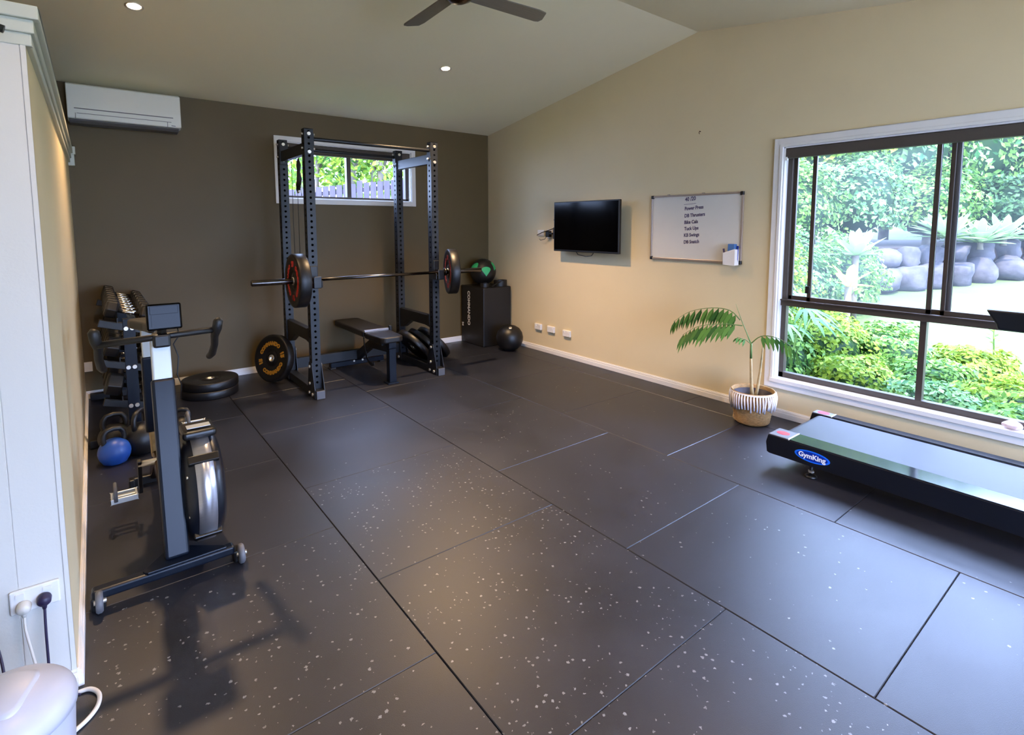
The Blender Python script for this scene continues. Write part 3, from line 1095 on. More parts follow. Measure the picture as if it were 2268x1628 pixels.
def dumbbell_proto(r_, hl):
    t = thing('dumbbell', '', 'dumbbell', (0, 0, 0))
    MB().cyl((-.066, 0, 0), (.066, 0, 0), .0155, n=16).build('chrome_handle', M['chrome'], t)
    for s_ in (-1, 1):
        MB().lathe([(.001, 0), (r_ * .82, 0), (r_, .010), (r_, hl - .010), (r_ * .82, hl), (.001, hl)], (s_ * .064, 0, 0), (s_, 0, 0), 6, False).build('hex_head', M['rubber'], t, .004)
    return t
words_t = ('top', 'middle', 'bottom')
ord_ = ('nearest', 'second', 'third', 'fourth', 'fifth', 'sixth', 'seventh', 'eighth')
for ti, z in enumerate(TIERS):
    r_, hl = ((.062, .070), (.072, .085), (.080, .095))[ti]
    n = (8, 7, 6)[ti]
    proto = dumbbell_proto(r_, hl)
    for k in range(n):
        d = proto if k == 0 else copy_tree(proto)
        y = 1.735 + (2.93 - 1.735) * k / (n - 1)
        zc = z + .030 + .012 + r_ * .92
        d.location = (-1.065, y, zc)
        d.rotation_euler = (0, R(TL), 0)
        d['label'] = 'black hex dumbbell with chrome handle on the %s tier, %s' % (words_t[ti], 'nearest the camera' if k == 0 else ('furthest, by the dark wall' if k == n - 1 else '%s from the camera end' % ord_[k]))
        d['group'] = 'hex dumbbells on the rack'

# ------------------------------------------------------------------ kettlebells
def kettlebell(label, loc, r_, m, rz=0, band=None):
    t = thing('kettlebell', label, 'kettlebell', loc, (0, 0, R(rz)), 'kettlebells on the floor')
    b = MB()
    prof = [(.001, 0), (r_ * .62, 0), (r_ * .72, r_ * .06)]
    for i in range(1, 13):
        a = R(-50 + 140 * i / 12)
        prof.append((max(.001, r_ * math.cos(a)), r_ * .80 + r_ * math.sin(a)))
    b.lathe(prof, n=36)
    b.build('bell', m, t)
    h = MB()
    zt = r_ * 1.8
    pts = [(-r_ * .55, 0, zt - r_ * .45), (-r_ * .66, 0, zt), (-r_ * .62, 0, zt + r_ * .34), (-r_ * .42, 0, zt + r_ * .62), (0, 0, zt + r_ * .70), (r_ * .42, 0, zt + r_ * .62), (r_ * .62, 0, zt + r_ * .34), (r_ * .66, 0, zt), (r_ * .55, 0, zt - r_ * .45)]
    sm = []
    for i in range(len(pts) - 1):
        for f in (0, .5):
            sm.append(Vector(pts[i]).lerp(Vector(pts[i + 1]), f))
    sm.append(Vector(pts[-1]))
    h.tube(sm, .016, n=12)
    h.build('handle', M['plastic'], t)
    if band:
        MB().lathe([(r_ * .60, zt - r_ * .28), (r_ * .62, zt - r_ * .24), (r_ * .60, zt - r_ * .20)], n=24).build('colour_band', band, t)
kettlebell('blue kettlebell with black handle on the floor in front of the dumbbell rack', (-1.200, 1.335, 0), .088, M['blue'], 20)
kettlebell('large black kettlebell just right of the blue kettlebell', (-1.055, 1.43, 0), .112, M['rubber'], 60)
kettlebell('black kettlebell with green band behind the large black kettlebell', (-1.19, 1.60, 0), .095, M['rubber'], 10, M['green'])
kettlebell('small black kettlebell on the floor beside the right end of the rack foot', (-.80, 1.62, 0), .072, M['rubber'], -20)

# ------------------------------------------------------------------ exercise bike
def bike():
    L = Vector((-1.03, .15, 0))
    t = thing('exercise_bike', 'slate and silver exercise bike with drop handlebar and side flywheel', 'exercise bike', L)
    xb = -1.035
    b = W(L)
    b.bar((-1.315, -.235, .062), (-.815, -.235, .062), .05, .04)
    fb = b.build('front_foot_bar', M['slate'], t, .010, 3)
    for x in (-1.292, -.793):
        wl = W(L)
        wl.lathe([(.008, -.012), (.036, -.012), (.042, -.006), (.042, .006), (.036, .012), (.008, .012)], (x, -.268, .0425), (1, 0, 0), 28)
        wl.build('transport_wheel', M['greypl'], t)
        k = W(L)
        s_ = 1 if x > -1 else -1
        k.box(x - .028, x + .020, -.262, -.20, .0, .055)
        k.build('rubber_foot', M['plastic'], t, .008)
        W(L).cyl((x - .018, -.268, .0425), (x + .022, -.268, .0425), .009, n=12).build('axle_bolt', M['steel'], t)
    g = W(L)
    g.prism([(-1.135, -.262), (-.845, -.258), (-.85, -.235), (-.975, -.140), (-1.075, -.140), (-1.15, -.235)], 'z', .080, .090)
    g.build('foot_gusset', M['slate'], t, .003)
    b = W(L)
    b.bar((xb + .010, -.195, .085), (xb + .012, .005, .815), .088, .060, (0, -1, .2))
    b.build('front_column', M['slate'], t, .012, 3)
    b = W(L)
    b.bar((xb + .012, .004, .81), (xb + .014, .052, .985), .074, .048, (0, -1, .2))
    b.build('silver_handlebar_post', M['silver2'], t, .008, 3)
    b = W(L)
    b.box(xb - .015, xb + .052, -.005, .085, .955, 1.015)
    b.build('handlebar_clamp', M['plastic'], t, .010)
    # handlebar with hooked drops
    hz, hy = 1.005, .02
    b = W(L)
    b.tube([(-1.245, hy, hz - .012), (-1.0, hy, hz - .002), (-.80, hy, hz + .004)], .0145)
    b.build('handlebar', M['vinyl'], t)
    for s_ in (-1, 1):
        cx = -1.022 + s_ * .225
        d = W(L)
        d.tube([(cx, hy - .01, hz + .055), (cx + s_ * .004, hy - .015, hz + .045), (cx, hy - .005, hz + .01), (cx - s_ * .008, hy + .02, hz - .03), (cx - s_ * .006, hy + .045, hz - .075), (cx - s_ * .012, hy + .085, hz - .125), (cx - s_ * .02, hy + .12, hz - .145)],
               [.016, .021, .021, .017, .016, .017, .015], n=14)
        d.build('drop_grip', M['vinyl'], t)
    # monitor
    mo = W(L)
    mo.box(-1.070, -.938, -.018, .028, 1.035, 1.150, (R(-8), 0, 0))
    mo = mo.build('monitor', M['screen'], t, .008, 3)
    W(L).box(-1.052, -.975, -.024, -.016, 1.050, 1.100, (R(-8), 0, 0), (-1.0, .005, 1.09)).build('screen', M['screen'], mo)
    W(L).box(-1.056, -.952, -.022, -.016, 1.104, 1.140, (R(-8), 0, 0), (-1.0, .005, 1.09)).build('display_strip', M['screen'], mo, .001)
    W(L).bar((-1.015, .03, 1.00), (-1.01, .025, 1.06), .03, .02).build('monitor_arm', M['plastic'], t)
    c = W(L)
    c.tube([(-.955, .03, 1.045), (-.948, .02, 1.0), (-.972, .03, .96), (-.955, .03, .90), (-.965, .02, .82), (-.95, .03, .77), (-.955, .04, .70)], .003, n=6)
    c.build('sensor_cable', M['plastic'], t)
    # seat column
    b = W(L)
    b.bar((xb - .002, .50, .43), (xb - .004, .46, .835), .072, .055, (0, -1, 0))
    b.build('seat_column', M['slate'], t, .010, 3)
    b = W(L)
    b.bar((xb - .003, .462, .83), (xb - .006, .44, .975), .060, .044, (0, -1, 0))
    b.build('silver_seat_post', M['silver2'], t, .006, 3)
    s_ = W(L)
    s_.prism([(xb - .012, .28), (xb + .012, .28), (xb + .03, .36), (xb + .075, .48), (xb + .085, .53), (xb + .05, .56), (xb - .05, .56), (xb - .085, .53), (xb - .075, .48), (xb - .03, .36)], 'z', .975, 1.02)
    s_.build('saddle', M['vinyl'], t, .016, 3)
    # lower frame
    b = W(L)
    b.bar((xb + .006, .50, .435), (xb + .012, .52, .285), .060, .055, (0, -1, 0))
    b.build('frame_shell', M['stem'], t, .01)
    b = W(L)
    b.bar((xb + .012, -.15, .20), (xb + .012, .53, .29), .055, .075)
    b.bar((xb + .012, .50, .28), (xb + .012, .86, .06), .05, .07)
    b.build('main_beam', M['bronze_metal'], t, .012, 3)
    b = W(L)
    b.bar((-1.13, .86, .035), (-.92, .86, .035), .05, .05)
    b.box(-1.15, -1.12, .83, .89, 0, .055).box(-.93, -.90, .83, .89, 0, .055)
    b.build('rear_foot_bar', M['black'], t, .008)
    # flywheel
    fc = (-.905, .0, .298)
    f = W(L)
    f.lathe([(.02, -.085), (.12, -.084), (.20, -.078), (.234, -.062), (.246, -.036), (.246, .036), (.234, .062), (.20, .078), (.12, .084), (.02, .085)], fc, (1, 0, 0), 64)
    fw = f.build('flywheel_housing', M['tread'], t)
    f = W(L)
    f.lathe([(.244, -.036), (.2505, -.035), (.2505, .035), (.244, .036)], fc, (1, 0, 0), 64)
    f.build('silver_band', M['silver'], fw)
    f = W(L)
    f.box(-.965, -.845, -.190, -.150, .462, .486, (R(40), 0, 0))
    f.build('band_clamp', M['black'], fw, .005)
    f = W(L)
    f.box(-.960, -.850, -.205, -.175, .128, .160, (R(-45), 0, 0))
    f.build('band_clamp', M['black'], fw, .005)
    f = W(L)
    f.box(-.970, -.835, -.09, .07, .538, .575)
    f.build('damper_cover', M['black'], fw, .015, 3)
    W(L).box(-.948, -.855, -.055, -.005, .581, .5835).build('cream_label', M['silver2'], fw)
    f = W(L)
    for a in (-30, 15, 60, 200, 240):
        y, z = .22 * math.cos(R(180 + a)), .22 * math.sin(R(180 + a))
        f.cyl((-.965, y, .305 + z), (-.975, y, .305 + z), .006, n=8)
    f.build('housing_screw', M['steel'], fw)
    # cranks and pedals
    ax = (.40, .30)
    cr = W(L)
    cr.cyl((-1.118, ax[0], ax[1]), (-.925, ax[0], ax[1]), .016, n=16)
    cr.build('crank_axle', M['steel'], t)
    for s_, x, xo in ((-1, -1.112, -1.235), (1, -.932, -.815)):
        dy, dz = s_ * -.03, s_ * .155
        a = W(L)
        a.bar((x, ax[0] - dy * .15, ax[1] - dz * .15), (x, ax[0] + dy, ax[1] + dz), .018, .030, (0, 1, 0))
        a.build('crank_arm', M['black'], t, .004)
        p = W(L)
        y, z = ax[0] + dy, ax[1] + dz
        x0, x1 = sorted((x + s_ * .014, xo))
        p.box(x0, x1, y - .046, y - .036, z - .014, z + .014).box(x0, x1, y + .036, y + .046, z - .014, z + .014)
        p.box(x0, x0 + .010, y - .046, y + .046, z - .014, z + .014).box(x1 - .010, x1, y - .046, y + .046, z - .014, z + .014)
        p.box(x0, x1, y - .012, y + .012, z - .010, z + .010)
        pd = p.build('pedal', M['silver2'], t, .004)
        q = W(L)
        q.tube([(x0 + .02, y - .05, z), (x0 + .02, y - .04, z + .055), (x0 + .02, y, z + .075), (x0 + .02, y + .045, z + .05), (x0 + .02, y + .05, z)], .008, n=8)
        q.build('pedal_strap', M['greypl'], pd)
bike()

# ------------------------------------------------------------------ treadmill
def treadmill():
    x0, x1, y0, y1 = 2.012, 2.712, -3.02, -1.222
    L = Vector((2.36, -2.1, 0))
    t = thing('treadmill', 'black treadmill with glossy side rails beneath the big window', 'treadmill', L)
    b = W(L)
    b.box(2.16, 2.63, y0, y1 - .055, .09, .188)
    b.build('deck', M['tread'], t, .004)
    # belt: a loop round the rear roller
    pts = [(y0, .197)]
    for i in range(13):
        a = R(90 - 180 * i / 12)
        pts.append((y1 - .075 + .048 * math.cos(a), .149 + .048 * math.sin(a)))
    pts.append((y0, .101))
    inner = [(p[0] - (.002 if 0 < i < len(pts) - 1 else 0), p[1]) for i, p in enumerate(pts)]
    bb = W(L)
    vs, fs = [], []
    for xx in (2.168, 2.622):
        vs += [(xx, y, z) for y, z in pts]
    n = len(pts)
    fs = [(i, i + 1, n + i + 1, n + i) for i in range(n - 1)]
    bb._add(vs, fs, True)
    bb.build('running_belt', M['belt'], t)
    for xa, xb_ in ((x0, 2.160), (2.632, x1)):
        s_ = W(L)
        s_.prism([(y0, .082), (y1 - .02, .082), (y1 - .004, .088), (y1 + .004, .150), (y1 - .008, .199), (y0, .199)], 'x', xa, xb_)
        side = s_.build('side_panel', M['tread'], t, .004)
        r_ = W(L)
        r_.box(xa + .004, xb_ - .004, y0, y1 - .135, .199, .204)
        r_.build('glossy_side_rail', M['rail'], t, .002)
        c = W(L)
        c.box(xa + .002, xb_ - .002, y1 - .128, y1 - .010, .1985, .2055)
        c.build('rail_end_cap', M['greypl'], t, .003)
        W(L).box(xa + .003, xb_ - .003, y1 - .135, y1 - .129, .199, .2062).build('white_rail_line', M['sticker_white'], t)
        st = W(L)
        mx = (xa + xb_) / 2
        st.prism([(mx + .030 * math.cos(a), y1 - .068 + .038 * math.sin(a)) for a in [2 * math.pi * i / 24 for i in range(24)]], 'z', .2055, .2065)
        st.build('red_sticker', M['sticker_red'], t)
    # badge on the room side
    e = W(L)
    yc, zc = -1.492, .142
    e.prism([(yc + .098 * math.cos(a), zc + .034 * math.sin(a)) for a in [2 * math.pi * i / 40 for i in range(40)]], 'x', x0 - .0015, x0 + .001)
    bd = e.build('badge', M['sticker_ring'], t)
    e = W(L)
    e.prism([(yc + .086 * math.cos(a), zc + .026 * math.sin(a)) for a in [2 * math.pi * i / 40 for i in range(40)]], 'x', x0 - .0025, x0 - .001)
    e.build('badge_face', M['sticker_blue'], bd)
    g = W(L)
    vs, fs = text_geo('GymKing', .040, .0008, .0012)
    g._add([(x0 - .003 - v.z, yc - v.x, zc + v.y) for v in vs], fs)
    g.build('badge_lettering', M['sticker_white'], bd, recalc=False)
    for x, y in ((2.055, -1.475), (2.665, -1.475), (2.055, -2.85), (2.665, -2.85)):
        f = W(L)
        f.cyl((x, y, .014), (x, y, .085), .010, n=14)
        f.lathe([(.001, 0), (.032, 0), (.034, .008), (.020, .018), (.001, .020)], (x, y, 0), n=24)
        ft = f.build('levelling_foot', M['plastic'], t)
        W(L).lathe([(.010, .030), (.017, .032), (.017, .042), (.010, .044)], (x, y, 0), n=6, smooth=False).build('lock_nut', M['steel'], ft)
    h = W(L)
    h.prism([(-2.205, 1.105), (-2.222, 1.075), (-2.245, 1.040), (-2.25, 1.015), (-2.95, 1.015), (-2.95, 1.105)], 'x', 2.02, 2.075)
    h.build('handrail', M['tread'], t, .010, 3)
    u = W(L)
    u.box(2.03, 2.08, -2.95, -2.87, .19, 1.03)
    u.build('handrail_upright', M['tread'], t, .006)
treadmill()

# ------------------------------------------------------------------ things on the right wall
def tv():
    L = Vector((WX, 1.16, 1.48))
    t = thing('television', 'black flat television on a wall arm beside the whiteboard', 'television', L)
    xs = WX - .115
    ya, yb_, za, zb = .690, 1.625, 1.215, 1.752
    b = W(L)
    b.box(xs, xs + .035, ya, yb_, za, zb)
    b.box(xs + .03, xs + .065, ya + .18, yb_ - .18, za + .06, zb - .14)
    b.build('tv_body', M['plastic'], t, .005)
    b = W(L)
    b.box(xs - .0015, xs + .001, ya + .012, yb_ - .012, za + .020, zb - .012)
    b.build('screen', M['screen'], t)
    b = W(L)
    b.box(WX - .02, WX - .001, 1.30, 1.42, 1.36, 1.60)
    b.box(xs + .06, xs + .075, 1.08, 1.24, 1.38, 1.58)
    b.bar((WX - .012, 1.36, 1.48), (xs + .068, 1.20, 1.48), .05, .03)
    b.build('wall_mount', M['black'], t, .003)
    b = W(L)
    b.tube([(xs + .05, 1.35, za + .03), (xs + .055, 1.30, za - .03), (xs + .055, 1.18, za - .045), (xs + .055, 1.10, za - .035), (xs + .05, 1.05, za + .02)], .004, n=6)
    b.build('hanging_cable', M['plastic'], t)
tv()
def aerial():
    L = Vector((WX, 1.85, 1.45))
    t = thing('power_adapter', 'small black power adapter and wires on a wall plate left of the television', 'adapter', L)
    W(L).box(WX - .012, WX, 1.905, 2.02, 1.375, 1.445).build('wall_plate', M['whitepl'], t, .003)
    W(L).box(WX - .055, WX - .012, 1.775, 1.835, 1.365, 1.435).build('adapter_block', M['plastic'], t, .005)
    W(L).box(WX - .012, WX, 1.76, 1.85, 1.35, 1.45).build('socket_plate', M['whitepl'], t, .003)
    W(L).box(WX - .05, WX - .02, 1.735, 1.78, 1.395, 1.415).build('plug_pin', M['plastic'], t, .003)
    w_ = W(L)
    w_.tube([(WX - .02, 2.02, 1.385), (WX - .05, 1.90, 1.415), (WX - .07, 1.75, 1.445), (WX - .08, 1.66, 1.465)], .005, n=6)
    w_.tube([(WX - .02, 1.98, 1.34), (WX - .04, 1.93, 1.325), (WX - .04, 1.86, 1.34), (WX - .04, 1.83, 1.37)], .003, n=6)
    w_.tube([(WX - .05, 1.64, 1.50), (WX - .03, 1.69, 1.54), (WX - .03, 1.72, 1.56), (WX - .03, 1.68, 1.585), (WX - .05, 1.63, 1.58)], .003, n=6)
    w_.build('wire', M['plastic'], t)
    W(L).box(WX - .09, WX - .03, 1.625, 1.668, 1.345, 1.475).build('junction_box', M['plastic'], t, .006)
aerial()

def whiteboard():
    y0, y1, z0, z1 = -.517, .384, 1.181, 1.769
    L = Vector((WX, (y0 + y1) / 2, z0))
    t = thing('whiteboard', 'aluminium framed whiteboard with a handwritten workout list beside the window', 'whiteboard', L)
    W(L).box(WX - .014, WX - .003, y0 + .008, y1 - .008, z0 + .008, z1 - .008).build('writing_surface', M['board'], t)
    f = W(L)
    for a in ((y0, y1, z0, z0 + .020), (y0, y1, z1 - .016, z1), (y0, y0 + .016, z0, z1), (y1 - .016, y1, z0, z1)):
        f.box(WX - .022, WX - .002, *a)
    f.build('frame', M['alu'], t, .003)
    for y in (y0, y1 - .026):
        for z in (z0, z1 - .026):
            W(L).box(WX - .025, WX - .001, y - .003, y + .029, z - .003, z + .029).build('corner_cap', M['plastic'], t, .008, 3)
    h = W(L)
    for y in (.20, -.15):
        h.box(WX - .016, WX - .004, y - .012, y + .012, z1 - .004, z1 + .008)
    h.build('hanging_clip', M['alu'], t, .002)
    lines = [('40 /20', .052, .036), ('Power Press', .046, -.045), ('DB Thrusters', .046, -.108), ('Bike Cals', .046, -.166), ('Tuck Ups', .046, -.222), ('KB Swings', .046, -.280), ('DB Snatch', .046, -.340)]
    for body, sz, dz in lines:
        vs, fs = text_geo(body, sz * .92, .0004, .0012)
        g = W(L)
        wmin = min(v.x for v in vs)
        g._add([(WX - .0148 - v.z, .025 - (v.x - wmin) * .86 , z1 - .082 + dz + v.y + (v.x - wmin) * .06) for v in vs], fs)
        g.build('handwritten_line', M['ink'], t, recalc=False)
    g = W(L)
    g._add([(WX - .0148, .035, z1 - .088), (WX - .0148, -.085, z1 - .080), (WX - .0148, -.085, z1 - .083), (WX - .0148, .035, z1 - .091)], [(0, 1, 2, 3)])
    g.build('underline', M['ink'], t, recalc=False)
whiteboard()
def pen_holder():
    L = Vector((WX - .05, -.44, 1.182))
    t = thing('marker_holder', 'white marker cup holding a blue eraser at the lower right of the whiteboard', 'marker holder', L)
    b = W(L)
    x0, x1, y0, y1 = WX - .085, WX - .024, -.500, -.395
    zb, zf = 1.172, 1.272
    pr = [(y0, zb), (y1, zb), (y1, zf), (y0, zf + .035)]
    b.prism(pr, 'x', x0, x0 + .004).prism(pr, 'x', x1 - .004, x1)
    b.box(x0, x1, y0, y0 + .004, zb, zf + .030).box(x0, x1, y1 - .004, y1, zb, zf).box(x0, x1, y0, y1, zb, zb + .004)
    b.build('cup', M['whitepl'], t, .002)
    o = MB().box(WX - .078, WX - .032, -.485, -.428, 1.180, 1.345, (0, R(4), 0)).build('whiteboard_eraser', M['felt'], None, .004)
    tag(o, 'blue felt eraser standing up in the white marker cup', 'eraser')
    p = MB().tube([(WX - .06, -.41, 1.18), (WX - .06, -.385, 1.305)], .008, n=12)
    tag(p.build('marker', M['ink'], None), 'dark marker leaning left in the white cup', 'marker')
    p = MB().tube([(WX - .04, -.493, 1.19), (WX - .04, -.497, 1.33)], .007, n=12)
    tag(p.build('marker', M['sticker_blue'], None), 'blue marker upright at the right side of the white cup', 'marker')
pen_holder()

def power_point(label, y, z, grp=None):
    L = Vector((WX, y, z))
    t = thing('power_point', label, 'power socket', L, group=grp)
    b = W(L).box(WX - .026, WX - .0005, y - .058, y + .058, z - .036, z + .036)
    b.build('face_plate', M['whitepl'], t, .005)
    k = W(L)
    for dy in (-.03, .03):
        k.box(WX - .0295, WX - .026, y + dy - .009, y + dy + .009, z + .008, z + .024)
        for a, c in ((-.008, -.010), (.008, -.010), (0, -.022)):
            k.box(WX - .0266, WX - .0255, y + dy + a - .0015, y + dy + a + .0015, z + c - .004, z + c + .004)
    k.build('switch_rocker', M['whitepl'], t)
power_point('white wall socket nearest the corner, leftmost of three by the skirting', 1.998, .290, 'low wall sockets')
power_point('white wall socket in the middle of the row of three by the skirting', 1.773, .290, 'low wall sockets')
power_point('white wall socket rightmost of three, below the television', 1.509, .283, 'low wall sockets')
o = MB().box(-1.352, -1.295, YB - .012, YB - .0005, .238, .322).build('power_point', M['whitepl'], None, .003)
tag(o, 'white wall plate low on the dark wall behind the dumbbell rack', 'power socket')
b = MB()
b.cyl((WX, -.098, 2.298), (WX - .018, -.098, 2.298), .004, n=8).tube([(WX - .018, -.098, 2.298), (WX - .024, -.098, 2.285), (WX - .016, -.098, 2.276)], .003, n=6)
tag(b.build('wall_hook', M['bronze_metal'], None), 'tiny dark hook screwed high in the pale wall above the whiteboard', 'hook')

# ------------------------------------------------------------------ air conditioner
def aircon():
    L = Vector((-.94, YB, 2.48))
    t = thing('air_conditioner', 'white split system air conditioner high on the dark wall', 'air conditioner', L)
    x0, x1 = -1.333, -.555
    b = W(L)
    b.prism([(YB - .002, 2.35), (YB - .002, 2.632), (2.87, 2.636), (2.826, 2.62), (2.818, 2.46), (2.82, 2.355), (2.86, 2.338)], 'x', x0, x1)
    b.build('shell', M['offwhite'], t, .008, 3)
    b = W(L)
    b.box(x0 + .045, x1 - .06, 2.813, 2.819, 2.428, 2.434)
    b.box(x0 + .06, x1 - .075, 2.813, 2.819, 2.392, 2.395)
    b.box(x0 + .05, x0 + .053, 2.813, 2.819, 2.350, 2.394).box(x1 - .105, x1 - .102, 2.813, 2.819, 2.350, 2.394)
    b.build('panel_groove', M['greypl'], t)
    b = W(L)
    b.prism([(2.826, 2.350), (2.822, 2.340), (2.85, 2.318), (2.95, 2.312), (3.0, 2.33), (2.98, 2.348)], 'x', x0 + .01, x1 - .02)
    b.build('louvre', M['greypl'], t, .004)
    b = W(L)
    b.box(x1 - .075, x1 - .045, 2.815, 2.819, 2.362, 2.367)
    b.build('badge', M['greypl'], t)
aircon()

# ------------------------------------------------------------------ ceiling fan and downlights
def fan():
    c = Vector((.47, -.12, 2.80))
    t = thing('ceiling_fan', 'brown bladed ceiling fan with bronze hub', 'ceiling fan', c)
    zc = ceil_z(c.y)
    b = W(c)
    b.cyl(c + Vector((0, 0, .06)), (c.x, c.y, zc - .03), .014, n=16)
    b.lathe([(.001, zc - c.z), (.07, zc - c.z - .006), (.065, zc - c.z - .05), (.02, zc - c.z - .075)], c, n=32)
    b.build('down_rod', M['bronze_metal'], t)
    b = W(c)
    b.lathe([(.001, -.055), (.04, -.052), (.075, -.035), (.088, -.008), (.09, .03), (.07, .06), (.016, .07)], c, n=40)
    b.build('motor_hub', M['bronze_metal'], t)
    for k in range(4):
        a = R(88 - 90 * k)
        xf = Matrix.Rotation(a, 4, 'Z')
        bl = MB(xf)
        e = Matrix.Rotation(R(-9), 3, 'X')
        def P(x, y, z): 
            v = e @ Vector((0, y, z)); return (x, v.y, v.z)
        out = [(.075, -.052), (.54, -.062), (.60, -.052), (.625, .02), (.615, .050), (.59, .058), (.075, .048)]
        n = len(out)
        vs = [P(x, y, -.003) for x, y in out] + [P(x, y, .004) for x, y in out]
        fs = [tuple(reversed(range(n))), tuple(range(n, 2 * n))] + [(i, (i + 1) % n, n + (i + 1) % n, n + i) for i in range(n)]
        bl._add(vs, fs)
        bl.build('blade', M['fan'], t, .001)
fan()
WARM = (1.0, .66, .36)
E_LAMP = emat('downlight_glass', (1.0, .78, .52), 60)
def downlight(x, y, label, energy):
    z = ceil_z(y)
    sl = .1514 if y > YA else -.1514
    nrm = Vector((0, -sl, -1)).normalized()
    t = thing('downlight', label, 'downlight', (x, y, z), group='ceiling downlights')
    rot = nrm.to_track_quat('-Z', 'Y').to_matrix().to_4x4()
    b = MB(rot)
    b.lathe([(.035, .012), (.037, -.001), (.052, -.003), (.052, .002)], n=36)
    b.build('trim_ring', M['steel'], t)
    b = MB(rot)
    b.lathe([(.001, -.0015), (.036, -.0015), (.036, .003), (.001, .003)], n=28)
    b.build('lamp_glass', E_LAMP, t)
    l = add_light('lamp_light', 'SPOT', nrm * .018, energy, WARM, spot_size=R(115), spot_blend=.9, shadow_soft_size=.045)
    l.rotation_euler = nrm.to_track_quat('-Z', 'Y').to_euler()
    l.parent = t
LE = 225
downlight(1.362, 1.497, 'lit warm downlight in the ceiling between the fan and the small window', LE)
downlight(-.935, 1.538, 'lit warm downlight in the ceiling near the air conditioner', LE * .35)
downlight(1.362, -1.60, 'warm downlight in the near ceiling slope right of the fan', LE * .35)
downlight(-.935, -1.60, 'warm downlight in the near ceiling slope left of the fan', LE * .12)
downlight(.2, -3.8, 'warm downlight in the ceiling behind the camera', LE * .4)

# ------------------------------------------------------------------ potted palm
def frond(t, L, pts, nleaf, llen, droop, wid=.018, both=True, start=.25, rr=None):
    """curved rib with paired pointed leaflets"""
    rr = rr or rnd
    P = [Vector(p) for p in pts]
    def at(t):
        f = t * (len(P) - 1)
        i = min(int(f), len(P) - 2)
        a = f - i
        p0, p1, p2, p3 = P[max(i - 1, 0)], P[i], P[i + 1], P[min(i + 2, len(P) - 1)]
        return .5 * ((2 * p1) + (p2 - p0) * a + (2 * p0 - 5 * p1 + 4 * p2 - p3) * a * a + (3 * p1 - p0 - 3 * p2 + p3) * a ** 3)
    rib = [at(i / 16) for i in range(17)]
    ro = W(L).tube(rib, [.0045 - .0032 * i / 16 for i in range(17)], n=6).build('frond', M['stemgreen'], t)
    mb_leaf = W(L)
    for k in range(nleaf):
        t = start + (1 - start) * (k + .5) / nleaf
        p = at(t)
        d = (at(min(t + .02, 1)) - at(max(t - .02, 0))).normalized()
        sidev = d.cross(Vector((0, 0, 1))).normalized()
        for s_ in (-1, 1):
            L_ = llen * (1 - .45 * abs(t - .55)) * rr.uniform(.85, 1.1)
            out = (sidev * s_ * (1 - droop) + Vector((0, 0, -1)) * droop + d * .35).normalized()
            tip = p + out * L_ + Vector((0, 0, -.25 * L_ * droop))
            mid1 = p + out * L_ * .35 + Vector((0, 0, .02 * L_))
            mid2 = p + out * L_ * .72
            wv = d * wid * .5
            vs = [p, mid1 - wv, mid1 + wv, mid2 - wv * .8, mid2 + wv * .8, tip]
            mb_leaf._add(vs, [(0, 1, 2), (1, 3, 4, 2), (3, 5, 4)])
    mb_leaf.build('leaflets', M['palm'], ro, recalc=False)

